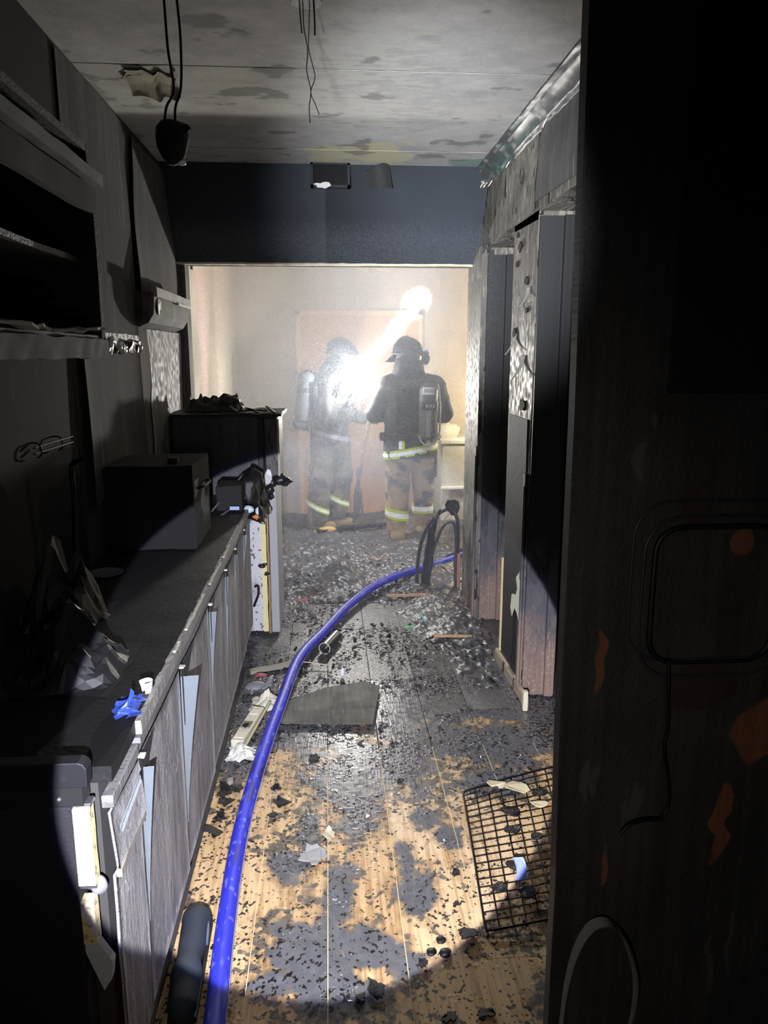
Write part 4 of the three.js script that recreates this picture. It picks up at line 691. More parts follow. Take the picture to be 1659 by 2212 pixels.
single('work_glove', 'wet grey work glove crumpled behind the cream cloth', 'glove', merge([lump(0.05, 1.2, 0.5, 0.8, 2, 0.25).translate(-0.41, 0.03, -3.78), ...[0, 1, 2, 3].map((i) => lump(0.03, 0.45, 0.45, 1.3, 2, 0.2).rotateY(-0.9 + i * 0.16).translate(-0.345 + i * 0.004, 0.03 + 0.004 * i, -3.77 - i * 0.026)), lump(0.026, 0.5, 0.5, 1.1, 1, 0.2).translate(-0.42, 0.03, -3.72)]), std(0x77787c, 0.5));
{
  const c = thing('tin_can', 'open tin can lying on its side under the hose', 'can');
  const a = [-0.045, 0.036, -4.27], b = [0.03, 0.036, -4.48];
  const g = new THREE.CylinderGeometry(0.034, 0.034, 0.22, 26, 4, true); g.applyQuaternion(new THREE.Quaternion().setFromUnitVectors(new THREE.Vector3(0, 1, 0), V(b).sub(V(a)).normalize())); g.translate((a[0] + b[0]) / 2, 0.036, (a[2] + b[2]) / 2);
  part('side', g, std(0x55585a, 0.35, { metalness: 0.6, side: THREE.DoubleSide }), c);
  const rim = new THREE.TorusGeometry(0.034, 0.0025, 8, 30); rim.lookAt(V(b).sub(V(a))); rim.translate(...a); part('rim', rim, std(0xcfcfc8, 0.4), c);
}
single('grey_batten', 'long grey batten lying from the counter to the hose', 'batten', planar(rough(new THREE.BoxGeometry(0.30, 0.022, 0.034, 20, 2, 2).rotateY(0.38).translate(-0.32, 0.018, -4.06), 0.004, 18)), std(0x8c8a78, 0.7));
single('thin_stick', 'thin pale stick pointing out from behind the hose', 'stick', rod([-0.18, 0.03, -4.10], [0.0, 0.02, -4.05], 0.003, 6), std(0xcfcaa6, 0.7));
single('pale_batten', 'pale wooden lath lying across the floor beyond the hose bend', 'lath', rough(new THREE.BoxGeometry(0.32, 0.014, 0.03, 20, 1, 2).translate(0.56, 0.03, -5.27), 0.004, 16), std(0xb58f68, 0.7));
single('pale_batten', 'short pale wooden lath lying near the baseboard, closer than the long lath', 'lath', rough(new THREE.BoxGeometry(0.24, 0.012, 0.022, 16, 1, 2).rotateY(-0.1).translate(0.75, 0.028, -4.44), 0.004, 16), std(0xb99a72, 0.7));
single('teal_tube', 'small bent teal plastic tube on the dark debris', 'tube', tube([[0.59, 0.05, -4.80], [0.597, 0.055, -4.73], [0.61, 0.045, -4.65]], 0.005, 12, 7), std(0x2fc7c0, 0.4));
single('green_scrap', 'small bright green plastic scrap on the dark debris', 'scrap', flake(0.022, 1.6, 0.003, 0.8).translate(0.49, 0.035, -4.595), std(0x35c76a, 0.5));
single('red_scrap', 'small red scrap in the debris by the fridge foot', 'scrap', flake(0.03, 1.6, 0.003, 0.8).translate(-0.20, 0.045, -5.15), std(0xa8484e, 0.6));
single('red_scrap', 'small red scrap in the debris at the counter foot', 'scrap', flake(0.026, 1.4, 0.003, 0.8).translate(-0.39, 0.04, -3.9), std(0xa5444c, 0.6));
single('white_spout', 'small white plastic spout standing on the wet floor', 'spout', lump(0.02, 0.7, 1.3, 0.7, 2, 0.2).translate(0.055, 0.03, -3.93), std(0xdfe0e0, 0.5));
single('bottle_cap', 'small round cap on the planks left of the hose', 'cap', new THREE.CylinderGeometry(0.013, 0.014, 0.022, 16).translate(-0.43, 0.012, -2.9), std(0x8e8c80, 0.5));
single('paper_scrap', 'torn white scrap with dark burnt edge on the planks, the larger of two', 'scrap', flake(0.05, 1.05, 0.003, 0.6, 19, 71).translate(-0.078, 0.006, -2.40), std(0x9b9a94, 0.6));
single('paper_scrap', 'small torn pale scrap just beyond the larger white scrap', 'scrap', flake(0.032, 0.8, 0.003, 0.8, 15, 44).translate(-0.02, 0.006, -2.52), std(0xbdb697, 0.6));
{ // bent tube chair with burnt cover
  const c = thing('chair_frame', 'bent burnt chair frame arching over the hose at the far opening', 'chair', [0, 0, 0]);
  part('tube_arch', tube([[0.66, 0.0, -5.60], [0.668, 0.25, -5.56], [0.71, 0.44, -5.52], [0.80, 0.585, -5.48], [0.88, 0.625, -5.46], [0.93, 0.58, -5.45], [0.945, 0.46, -5.44], [0.945, 0.2, -5.43], [0.945, 0.0, -5.42]], 0.014, 90, 10), std(0x4b4a4c, 0.5, { bumpMap: tex(R_CHAR, 30, 2), bumpScale: 0.004 }), c);
  part('burnt_cover', sheet((u, v) => { const a = mix(0.0, 2.0, u), x = 0.70 + 0.13 * u ** 1.5 + 0.055 * v * Math.cos(a), y = 0.02 + 0.60 * Math.sin(a * 0.72), z = -5.57 + 0.08 * u + 0.07 * v; return [x + 0.016 * noise3(u * 9, v * 5, 1), y + 0.012 * noise3(u * 9, v * 6, 5), z + 0.016 * noise3(u * 8, v * 7, 8)]; }, 40, 8, 0.012), std(0x3a3b3e, 0.6, { bumpMap: tex(R_CHAR, 4, 2), bumpScale: 0.006 }), c);
  part('tube_arch', tube([[0.735, 0.0, -5.48], [0.745, 0.2, -5.46], [0.79, 0.40, -5.44], [0.85, 0.52, -5.43], [0.90, 0.535, -5.42], [0.922, 0.47, -5.42], [0.925, 0.2, -5.41], [0.925, 0.01, -5.40]], 0.010, 80, 8), std(0x3c3b3d, 0.5), c);
  part('torn_top', flake(0.07, 0.8, 0.006, 0.9).rotateX(1.2).translate(0.90, 0.64, -5.46), M.charFine, c);
  part('foot_block', rough(box(0.935, 0.962, 0.0, 0.30, -5.39, -5.42, 0.004), 0.003, 16), std(0x9d7560, 0.6), c);
}
single('burnt_plank', 'long charred plank on the far floor between the two firefighters', 'plank', rough(new THREE.BoxGeometry(0.74, 0.03, 0.07, 30, 2, 3).rotateY(0.36).translate(0.22, 0.085, -7.26), 0.008, 12), M.charFine);
single('yellow_shoe', 'mud-yellow shoe-shaped lump beside the left firefighter\u2019s boots', 'shoe', lump(0.075, 1.5, 0.6, 0.8, 2, 0.25).rotateZ(0.2).translate(-0.06, 0.07, -7.18), std(0xb59a58, 0.8));
{ // pale cabinet past the right jamb
  const b = thing('pale_cabinet', 'pale low cabinet half hidden behind the right jamb in the far room', 'cabinet', [1.42, 0, -7.85]);
  part('body', box(-0.28, 0.4, 0.0, 0.86, -0.3, 0.25, 0.01), std(0xb9b5a4, 0.8), b);
  part('top', rough(box(-0.3, 0.42, 0.86, 0.90, -0.32, 0.27, 0.008), 0.006, 10), std(0xcac6b8, 0.7), b);
  part('shelf_edge', rough(box(-0.29, 0.41, 0.40, 0.425, 0.25, 0.29, 0.004), 0.006, 14), std(0xe4e2da, 0.4), b);
  part('crumpled_cover', lump(0.12, 1.1, 0.9, 0.9, 2, 0.4).translate(-0.2, 0.95, 0.0), std(0xb4b09a, 0.8), b);
}
// ---------------------------------------------------------------- black flakes on the bare planks, one by one
[[-0.452, -2.57, 0.042, 'large square black flake against the counter foot'], [-0.44, -2.655, 0.03, 'curved black flake just beyond the large square one'], [-0.43, -2.765, 0.034, 'long black flake at the counter foot, third from the camera'], [-0.395, -2.86, 0.03, 'black flake left of the hose, farthest of those on bare wood'], [-0.445, -2.84, 0.032, 'black flake touching the plinth below the second door'],
 [-0.241, -2.85, 0.026, 'black flake just right of the hose, farthest of three'], [-0.211, -2.74, 0.03, 'black flake just right of the hose, middle of three'], [-0.24, -2.655, 0.024, 'black flake just right of the hose, nearest of three'], [-0.085, -3.07, 0.028, 'black flake beside the plank seam near the grey sheet'], [0.40, -1.99, 0.038, 'two-lobed black flake left of the rack corner'],
 [0.413, -2.28, 0.022, 'black flake close to the rack, midway along its left edge'], [0.388, -2.125, 0.017, 'small upright black flake near the rack, above the two-lobed one'], [0.32, -1.926, 0.024, 'round wet black cinder, rightmost of the near row'], [0.282, -1.935, 0.022, 'round wet black cinder, second from right in the near row'], [0.318, -1.98, 0.02, 'small wet cinder just beyond the near row'],
 [0.253, -1.89, 0.022, 'tall narrow black flake at the near row'], [0.11, -1.80, 0.036, 'large black flake at the bright circle\u2019s lower rim'], [0.066, -1.785, 0.022, 'smaller black flake left of the rim flake'], [0.30, -1.70, 0.028, 'black flake in the shade below the bright circle, left'], [0.40, -1.71, 0.03, 'black flake in the shade below the bright circle, right'], [0.275, -2.86, 0.022, 'black flake on the bright wood right of the wet patch'], [-0.37, -2.0, 0.012, 'tiny black flake left of the hose near the boot toe'],
].forEach(([x, z, s, label], i) => single('char_flake', label, 'flake', (i > 11 && i < 15 ? lump(s * 0.8, 1, 0.5, 0.9, 2, 0.4) : flake(s * (i > 8 ? 0.7 : 0.95), rr(0.8, 1.5), 0.003, 0.8, 23).rotateY(rr(0, 3))).translate(x, 0.004, z), M.charFlake));

// ---------------------------------------------------------------- burnt rubble no one could count
{
  const x0 = -0.52, x1 = 1.2, z0 = -2.75, z1 = -8.25, nx = 170, nz = 420, pos = [], col = [], idx = [];
  const H = (x, z) => {
    const far = step(-3.2, -5.4, z), lane = Math.exp(-((x - 0.16 - 0.03 * (z + 4)) ** 2) / 0.03) * (1 - step(-4.7, -5.6, z));
    let h = -0.034 + 0.030 * far + 0.05 * (fbm(x * 8, z * 8, 4) - 0.5) + 0.020 * (fbm(x * 34, z * 34, 3) - 0.5) + 0.009 * (noise2(x * 110, z * 110) - 0.5) * (0.4 + far);
    h += 0.035 * step(0.35, 0.85, x) * step(-2.7, -3.6, z) * (0.5 + far) + 0.02 * step(-0.25, -0.48, x) * step(-3.7, -4.2, z);
    h -= lane * 0.045; h += 0.11 * Math.exp(-(((x - 0.10) / 0.13) ** 2) - ((z + 5.85) / 0.2) ** 2) + 0.05 * Math.exp(-(((x + 0.05) / 0.4) ** 2) - ((z + 7.0) / 0.5) ** 2) + 0.03 * step(-5.4, -6.4, z);
    for (const [px, py, pz] of hoseLine) if (Math.abs(pz - z) < 0.06 && Math.hypot(px - x, pz - z) < 0.05) h = Math.min(h, py - 0.034);
    if (x < -0.29 && z < -4.58 && z > -5.12) h = Math.min(h, 0.005); if (x < -0.44 && z > -4.55) h = Math.min(h, -0.005);
    return h;
  };
  
  for (let j = 0; j <= nz; j++) for (let i = 0; i <= nx; i++) {
    const z = mix(z0, z1, Math.pow(j / nz, 0.9)), x = mix(x0, mix(0.942, 1.42, step(-5.27, -5.5, z)), i / nx); pos.push(x, H(x, z), z);
    const k = fbm(x * 30 + 9, z * 30, 3), pale = step(0.62, 0.72, fbm(x * 55, z * 60, 3)), warm = step(0.66, 0.74, fbm(x * 9 + 3, z * 14, 3));
    let c = [0.038 + 0.075 * k, 0.039 + 0.075 * k, 0.042 + 0.078 * k]; c = mix3(c, [0.26, 0.26, 0.255], pale * 0.5); c = mix3(c, [0.22, 0.14, 0.09], warm * 0.5); col.push(...c);
  }
  for (let j = 0; j < nz; j++) for (let i = 0; i < nx; i++) { const a = j * (nx + 1) + i; idx.push(a, a + 1, a + nx + 1, a + 1, a + nx + 2, a + nx + 1); }
  const g = new THREE.BufferGeometry(); g.setAttribute('position', new THREE.Float32BufferAttribute(pos, 3)); g.setAttribute('color', new THREE.Float32BufferAttribute(col, 3)); g.setIndex(idx); g.computeVertexNormals();
  stuff('rubble', 'wet black fire rubble covering the far floor', g, std(0xffffff, 0.42, { vertexColors: true }));
}
{
  const shapes = [];   // chips and crumbs, three shapes mixed in one cheap geometry each
  for (let s = 0; s < 3; s++) { const g = flake(1, [1, 1.8, 0.7][s], 0.16, 0.5, 7, s * 13 + 2); shapes.push(g); }
  shapes.forEach((g, s) => {
    const n = [4200, 2200, 2200][s], m = new THREE.InstancedMesh(g, std(0xffffff, 0.5), n); m.name = numbered('char_chips'); m.userData = { kind: 'stuff', label: ['small burnt chips strewn over the floor', 'long burnt splinters strewn over the floor', 'pale ash flakes strewn over the far floor'][s] };
    const q = new THREE.Quaternion(), e = new THREE.Euler(), mat = new THREE.Matrix4(), c = new THREE.Color();
    for (let i = 0, guard = 0; i < n && guard < 90000; guard++) {
      const z = -1.75 - 5.9 * Math.pow(rnd(), 0.8), x = rr(-0.48, 1.0), d = fbm(x * 5 + 3, z * 5, 3);
      let p = step(-2.2, -3.6, z) * 0.9 + 0.10 + 0.5 * step(0.5, 0.8, x) * step(-2.3, -3.0, z) + 0.25 * step(0.5, 0.62, sootAt(x, z) * 0.5 + 0.3 * d); if (z > -3.1 && x > 0.44) p *= 0.5; if (s === 2) p = step(-3.0, -3.9, z); p *= step(0.36, 0.6, d);
      if (rnd() > p) continue;
      const size = (s === 1 ? 0.006 : 0.004) * (0.5 + 1.6 * rnd() * rnd()) * mix(0.8, 1.35, step(-2.5, -5, z)) * (s === 2 ? 1.2 : 1);
      e.set(rr(-0.5, 0.5), rr(0, 6.28), rr(-0.5, 0.5)); mat.compose(new THREE.Vector3(x, 0.004 + 0.03 * step(-3.2, -5.4, z) * rnd() + size * 0.2, z), q.setFromEuler(e), new THREE.Vector3(size, size, size)); m.setMatrixAt(i, mat);
      const k = s === 2 ? rr(0.07, 0.30) : rnd() < 0.06 ? rr(0.1, 0.4) : rr(0.008, 0.045); c.setRGB(k, k * (s === 2 ? 0.98 : 1), k * (s === 2 ? 0.9 : 1.03)); m.setColorAt(i, c); i++;
    }
    m.castShadow = m.receiveShadow = true; scene.add(m);
  });
}

// ================================================================ THE TWO FIREFIGHTERS
// a continuous surface: tapered bones joined by a smooth minimum, meshed on a grid of its own
function body(lo, hi, cell, bones, color, wrinkle = 0, flat = 1) {
  const n = [0, 1, 2].map((i) => Math.ceil((hi[i] - lo[i]) / cell) + 1), [nx, ny, nz] = n, f = new Float32Array(nx * ny * nz);
  const B = bones.map(([a, b, r1, r2, k = 0.05]) => { const d = [b[0] - a[0], b[1] - a[1], b[2] - a[2]]; return { a, d, l: Math.max(d[0] ** 2 + d[1] ** 2 + d[2] ** 2, 1e-9), r1, r2, k }; });
  const sdf = (x, y, z) => {
    let v = 9;
    for (const o of B) { const px = x - o.a[0], py = y - o.a[1], pz = (z - o.a[2]); const t = clamp((px * o.d[0] + py * o.d[1] + pz * o.d[2]) / o.l); const qx = px - o.d[0] * t, qy = py - o.d[1] * t, qz = (pz - o.d[2] * t) * flat; const d = Math.sqrt(qx * qx + qy * qy + qz * qz) - mix(o.r1, o.r2, t); const h = clamp(0.5 + 0.5 * (v - d) / o.k); v = v > 8 ? d : mix(v, d, h) - o.k * h * (1 - h); }
    return v + (wrinkle ? wrinkle * (noise3(x * 9, y * 16, z * 9) + 0.5 * noise3(x * 24, y * 34, z * 24)) : 0);
  };
  const at = (i, j, k) => (k * ny + j) * nx + i;
  for (let k = 0; k < nz; k++) for (let j = 0; j < ny; j++) for (let i = 0; i < nx; i++) f[at(i, j, k)] = sdf(lo[0] + i * cell, lo[1] + j * cell, lo[2] + k * cell);
  const vert = new Int32Array(nx * ny * nz).fill(-1), pos = [], idx = [];
  const E = [[0, 1], [2, 3], [4, 5], [6, 7], [0, 2], [1, 3], [4, 6], [5, 7], [0, 4], [1, 5], [2, 6], [3, 7]];
  for (let k = 0; k < nz - 1; k++) for (let j = 0; j < ny - 1; j++) for (let i = 0; i < nx - 1; i++) {
    const c = []; let mask = 0; for (let q = 0; q < 8; q++) { const v = f[at(i + (q & 1), j + (q >> 1 & 1), k + (q >> 2))]; c.push(v); if (v < 0) mask |= 1 << q; }
    if (mask === 0 || mask === 255) continue;
    let sx = 0, sy = 0, sz = 0, m = 0; for (const [a, b] of E) { if ((c[a] < 0) === (c[b] < 0)) continue; const t = c[a] / (c[a] - c[b]); sx += mix(a & 1, b & 1, t); sy += mix(a >> 1 & 1, b >> 1 & 1, t); sz += mix(a >> 2, b >> 2, t); m++; }
    vert[at(i, j, k)] = pos.length / 3; pos.push(lo[0] + (i + sx / m) * cell, lo[1] + (j + sy / m) * cell, lo[2] + (k + sz / m) * cell);
  }
  const quad = (a, b, c, d, flip) => { if (a < 0 || b < 0 || c < 0 || d < 0) return; flip ? idx.push(a, c, b, a, d, c) : idx.push(a, b, c, a, c, d); };
  for (let k = 1; k < nz - 1; k++) for (let j = 1; j < ny - 1; j++) for (let i = 1; i < nx - 1; i++) {
    const s = f[at(i, j, k)] < 0;
    if (s !== f[at(i + 1, j, k)] < 0) quad(vert[at(i, j - 1, k - 1)], vert[at(i, j, k - 1)], vert[at(i, j, k)], vert[at(i, j - 1, k)], !s);
    if (s !== f[at(i, j + 1, k)] < 0) quad(vert[at(i - 1, j, k - 1)], vert[at(i - 1, j, k)], vert[at(i, j, k)], vert[at(i, j, k - 1)], !s);
    if (s !== f[at(i, j, k + 1)] < 0) quad(vert[at(i - 1, j - 1, k)], vert[at(i, j - 1, k)], vert[at(i, j, k)], vert[at(i - 1, j, k)], !s);
  }
  const col = []; for (let i = 0; i < pos.length; i += 3) col.push(...color(pos[i], pos[i + 1], pos[i + 2]));
  const g = new THREE.BufferGeometry(); g.setAttribute('position', new THREE.Float32BufferAttribute(pos, 3)); g.setAttribute('color', new THREE.Float32BufferAttribute(col, 3)); g.setAttribute('uv', new THREE.Float32BufferAttribute(new Float32Array(pos.length / 3 * 2), 2)); g.setIndex(idx); g.computeVertexNormals();
  return g;
}
// gloved hand: palm from wrist along dir, five fingers that curl round what is held; up = back of the hand
function hand(w, dir, up, curl, side) {
  const D = V(dir).normalize(), U = V(up).sub(D.clone().multiplyScalar(V(up).dot(D))).normalize(), X = new THREE.Vector3().crossVectors(D, U).multiplyScalar(side), P = (a, b, c) => V(w).addScaledVector(D, a).addScaledVector(U, b).addScaledVector(X, c).toArray();
  const bones = [];
  for (let i = 0; i < 4; i++) bones.push([P(0, 0, -0.022 + i * 0.015), P(0.085 - Math.abs(i - 1.4) * 0.006, 0, -0.034 + i * 0.023), 0.019, 0.015, 0.02]);
  [0.072, 0.082, 0.077, 0.06].forEach((len, i) => { let p = [0.085 - Math.abs(i - 1.4) * 0.006, 0], a = 0.25 * curl, c = -0.034 + i * 0.023; for (let s = 0; s < 3; s++) { const l = len * [0.45, 0.32, 0.23][s], q = [p[0] + l * Math.cos(a), p[1] - l * Math.sin(a)]; bones.push([P(p[0], p[1], c), P(q[0], q[1], c), 0.0125 - s * 0.001, 0.0115 - s * 0.001, 0.006]); p = q; a += curl * (0.85 + 0.1 * i); } });
  let p = [0.02, -0.004, -0.034]; for (const [a, b, c, r] of [[0.03, -0.012, -0.028, 0.0145], [0.026, -0.02 * curl, -0.008, 0.0125], [0.02, -0.024 * curl, 0.006 * curl, 0.0115]]) { const q = [p[0] + a, p[1] + b, p[2] + c]; bones.push([P(...p), P(...q), r, r - 0.001, 0.01]); p = q; }
  const pts = bones.flatMap((b) => [b[0], b[1]]), lo = [0, 1, 2].map((k) => Math.min(...pts.map((q) => q[k])) - 0.03), hi = [0, 1, 2].map((k) => Math.max(...pts.map((q) => q[k])) + 0.03);
  return body(lo, hi, 0.0045, bones, () => [0.05, 0.05, 0.048]);
}
const suitMat = std(0xffffff, 0.9, { vertexColors: true });
const gearBlack = std(0x191a1d, 0.6), gearGrey = std(0x55585c, 0.5), lime = std(0xb4d21c, 0.6), silver = std(0xf2f2f2, 0.45), hoseGear = std(0x222428, 0.4);
// band of reflective tape round an upright limb: lime cloth with a white middle stripe
function tape(parent, x, y, z, rx, rz, h, tilt = 0, lean = 0) {
  const ring = (k, hh, yy, grow) => { const g = new THREE.CylinderGeometry(1, 1, hh, 36, 1, true); const p = g.attributes.position; for (let i = 0; i < p.count; i++) { const px = p.getX(i), pz = p.getZ(i); p.setXYZ(i, x + px * (rx + grow) + 0.003 * Math.sin(px * 7 + pz * 5), y + yy + p.getY(i) + tilt * px + lean * pz, z + pz * (rz + grow)); } g.computeVertexNormals(); return g; };
  const b = part('reflective_band', ring(0, h, 0, 0.0), new THREE.MeshStandardMaterial({ color: lime.color, roughness: 0.6, side: THREE.DoubleSide }), parent, 'lime reflective band with white stripe');
  part('white_stripe', ring(0, h * 0.46, -h * 0.02, 0.004), new THREE.MeshStandardMaterial({ color: silver.color, roughness: 0.45, side: THREE.DoubleSide }), b, 'white middle stripe');
}
function helmet(parent, c, r, turnY, tiltX) {
  const prof = []; for (let i = 0; i <= 14; i++) { const a = i / 14 * Math.PI * 0.53; prof.push(new THREE.Vector2(Math.max(0.0005, r * Math.sin(a)), r * 1.0 * Math.cos(a))); } prof.push(new THREE.Vector2(r * 1.07, -r * 0.16), new THREE.Vector2(r * 1.08, -r * 0.22), new THREE.Vector2(r * 0.95, -r * 0.18)); prof.reverse();
  const place = (g) => g.rotateX(tiltX).rotateY(turnY).translate(...c);
  const shell = new THREE.LatheGeometry(prof, 36).scale(0.94, 1, 1.12); const p = shell.attributes.position; for (let i = 0; i < p.count; i++) if (p.getY(i) < r * 0.05 && p.getZ(i) > 0) p.setZ(i, p.getZ(i) * 1.14); shell.computeVertexNormals();
  const h = part('helmet', place(shell), std(0x34373c, 0.45, { side: THREE.DoubleSide }), parent, 'rounded dark helmet');
  part('ridge', place(new THREE.TorusGeometry(r * 1.06, 0.008, 8, 24, Math.PI * 0.8).rotateY(Math.PI / 2).rotateX(-Math.PI * 0.4 + 0.3).scale(1, 0.97, 1.1)), gearGrey, h);
  return h;
}
function harness(parent, ribs) { for (const pts of ribs) part('strap', (() => { const c = new THREE.CatmullRomCurve3(pts.map(V)); return sheet((u, v) => { const p = c.getPoint(u); return [p.x + (v - 0.5) * 0.045, p.y, p.z]; }, 24, 2, 0.004); })(), gearBlack, parent); }

// ---- right-hand firefighter, back to us, head turned left
{
  const t = thing('person', 'firefighter seen from behind in dark jacket and muddy tan trousers with air tank, standing right', 'person', [0.74, 0.02, -6.98]);
  const mud = (x, y, z) => { const n = fbm(x * 14 + z * 9 + 5, y * 14, 4); let c; if (y > 0.82) { c = mix3([0.055, 0.058, 0.06], [0.16, 0.16, 0.13], step(0.52, 0.66, n) * 0.5); if (y > 1.5 && Math.abs(x + 0.02) < 0.13 && z < -0.06) c = [0.25, 0.16, 0.12]; } else c = mix3([0.36, 0.27, 0.15], [0.08, 0.08, 0.065], clamp(step(0.40, 0.58, n) * 0.9 * step(0.12, 0.42, y) + 0.25 * step(0.5, 0.6, n))); return c; };
  const bones = [
    [[-0.09, 0.92, 0], [-0.07, 1.40, 0], 0.145, 0.15], [[0.10, 0.92, 0], [0.10, 1.40, 0], 0.145, 0.15], [[-0.05, 0.85, 0], [0.07, 0.85, 0], 0.165, 0.165, 0.03],
    [[-0.17, 1.445, 0], [0.21, 1.445, 0], 0.10, 0.10, 0.07], [[0.01, 1.47, 0.02], [-0.01, 1.60, -0.01], 0.115, 0.085, 0.05], [[-0.02, 1.68, -0.01], [-0.025, 1.72, -0.02], 0.10, 0.10, 0.04],
    [[-0.055, 1.62, -0.09], [-0.06, 1.645, -0.095], 0.045, 0.045, 0.03], [[-0.10, 1.675, -0.06], [-0.135, 1.665, -0.085], 0.018, 0.014, 0.02], [[0.065, 1.68, -0.01], [0.075, 1.70, 0.0], 0.02, 0.018, 0.012],   // jaw, nose, ear
    [[-0.20, 1.42, 0], [-0.31, 1.20, -0.02], 0.098, 0.088, 0.05], [[-0.31, 1.20, -0.02], [-0.12, 1.15, -0.30], 0.086, 0.055, 0.03], [[0.24, 1.42, 0], [0.315, 1.20, 0.0], 0.098, 0.088, 0.05], [[0.315, 1.20, 0], [0.16, 1.12, -0.30], 0.086, 0.055, 0.03],
    [[-0.095, 0.86, 0], [-0.108, 0.50, 0.0], 0.128, 0.110, 0.03], [[-0.108, 0.50, 0], [-0.115, 0.12, 0.02], 0.106, 0.092, 0.03], [[0.12, 0.86, 0], [0.148, 0.50, -0.08], 0.128, 0.100, 0.03], [[0.148, 0.50, -0.08], [0.15, 0.12, -0.20], 0.098, 0.084, 0.03],
  ];
  const g = body([-0.46, 0.0, -0.44], [0.46, 1.86, 0.26], 0.0125, bones, mud, 0.008, 1.12);
  const parts = [g.toNonIndexed(), hand([-0.11, 1.148, -0.32], [0.75, 0.1, -0.65], [0.1, 1, 0.1], 0.9, 1).toNonIndexed(), hand([0.15, 1.118, -0.32], [-0.75, 0.15, -0.65], [0.1, 1, 0.1], 0.9, -1).toNonIndexed()];
  part('body', mergeGeometries(parts), suitMat, t);
  helmet(t, [-0.02, 1.755, 0.0], 0.128, 0.9, 0.06);
  part('helmet_brim', (() => { const q = sheet((u, v) => { const a = mix(1.9, 3.6, u); return [-0.02 + Math.cos(a) * (0.128 + 0.075 * v), 1.728 - 0.07 * v, Math.sin(a) * -(0.128 + 0.03 * v) * 0.5]; }, 14, 4, 0.004); return q; })(), std(0x34373c, 0.5), t);
  const tl = part('helmet_torch', rod([0.115, 1.72, 0.0], [0.155, 1.75, 0.04], 0.022, 14), gearBlack, t);
  part('tail_lamp', new THREE.SphereGeometry(0.012, 12, 8).translate(0.152, 1.758, 0.062), std(0x5a93e6, 0.3, { emissive: 0x2f6fd8, emissiveIntensity: 0.6 }), tl, 'small blue tail light');
  part('mask_filter', lump(0.045, 0.9, 1.1, 0.8, 2, 0.2).translate(0.145, 1.685, 0.01), gearBlack, t);
  part('neck_flap', sheet((u, v) => { const a = mix(-0.4, Math.PI + 0.4, u), r = mix(0.125, 0.16, v); return [-0.01 + Math.cos(a) * r, 1.68 - 0.17 * v, Math.sin(a) * r * 0.85]; }, 24, 6, 0.005), gearBlack, t);
  part('jacket_hem', (() => { const q = new THREE.CylinderGeometry(0.238, 0.250, 0.20, 40, 6, true); const p = q.attributes.position; for (let i = 0; i < p.count; i++) { const y = p.getY(i); p.setXYZ(i, 0.01 + p.getX(i) + 0.008 * Math.sin(p.getZ(i) * 40 + y * 20), 0.90 + y, p.getZ(i) * 0.78 + 0.006 * Math.sin(p.getX(i) * 50)); } q.computeVertexNormals(); return q; })(), std(0x2e3133, 0.9, { side: THREE.DoubleSide }), t);
  tape(t, 0.01, 0.865, 0, 0.250, 0.196, 0.075, 0.05);
  part('back_tape', box(-0.115, -0.085, 0.89, 0.965, 0.196, 0.203, 0.001), silver, t, 'white vertical tape on the jacket back');
  part('back_tape', box(-0.085, -0.060, 0.89, 0.965, 0.196, 0.203, 0.001), lime, t);
  tape(t, -0.113, 0.262, 0.014, 0.107, 0.10, 0.098, -0.02); tape(t, 0.150, 0.285, -0.15, 0.098, 0.094, 0.09);
  for (const [x, z, y0] of [[-0.112, 0.03, 0.0], [0.15, -0.21, 0.0]]) { const b = part('boot', body([x - 0.10, -0.02, z - 0.26], [x + 0.10, 0.26, z + 0.16], 0.009, [[[x, 0.055, z + 0.05], [x, 0.05, z - 0.14], 0.06, 0.055, 0.03], [[x, 0.05, z + 0.02], [x, 0.18, z + 0.01], 0.062, 0.075, 0.03]], () => [0.30, 0.24, 0.13], 0.006), suitMat, t); part('sole', box(x - 0.055, x + 0.055, -0.02, 0.012, z - 0.19, z + 0.09, 0.01), gearBlack, b); }
  // air tank on its back plate
  const tank = part('air_tank', (() => { const pr = [[0.001, -0.27], [0.05, -0.262], [0.078, -0.235], [0.085, -0.20], [0.085, 0.18], [0.078, 0.21], [0.045, 0.235], [0.02, 0.245], [0.001, 0.246]].map(([a, b]) => new THREE.Vector2(a, b)); return new THREE.LatheGeometry(pr, 28).translate(0.145, 1.24, 0.235); })(), gearGrey, t, 'upright grey air tank');
  const cv = document.createElement('canvas'); cv.width = 256; cv.height = 256; const cx = cv.getContext('2d'); cx.fillStyle = '#23262c'; cx.fillRect(0, 0, 256, 256); cx.fillStyle = '#c9ccd2'; cx.font = 'bold 120px monospace'; cx.textAlign = 'center'; cx.textBaseline = 'middle'; cx.fillText('892', 128, 132);
  const lab = new THREE.CanvasTexture(cv); lab.colorSpace = THREE.SRGBColorSpace;
  const cyl = (r, h, y, a0, a1, m, nm, label) => part(nm, new THREE.CylinderGeometry(r, r, h, 20, 1, true, a0, a1 - a0).translate(0.145, y, 0.235), m, tank, label);
  part('tank_band', new THREE.CylinderGeometry(0.092, 0.092, 0.075, 28).translate(0.145, 1.285, 0.235), std(0x23262c, 0.6), tank);
  part('number_label', new THREE.PlaneGeometry(0.11, 0.075).translate(0.15, 1.285, 0.3285), std(0xffffff, 0.6, { map: lab }), tank, 'dark label with pale figures 892');
  cyl(0.0865, 0.065, 1.415, -0.8, 0.5, std(0xc9ccd0, 0.5), 'name_plate', 'pale plate with two grey lines');
  for (const y of [1.425, 1.408]) cyl(0.0875, 0.008, y, -0.6, 0.45, std(0x6d7076, 0.6), 'printed_line');
  cyl(0.0865, 0.24, 1.13, -0.35, 0.15, std(0x83868c, 0.6), 'side_strip');
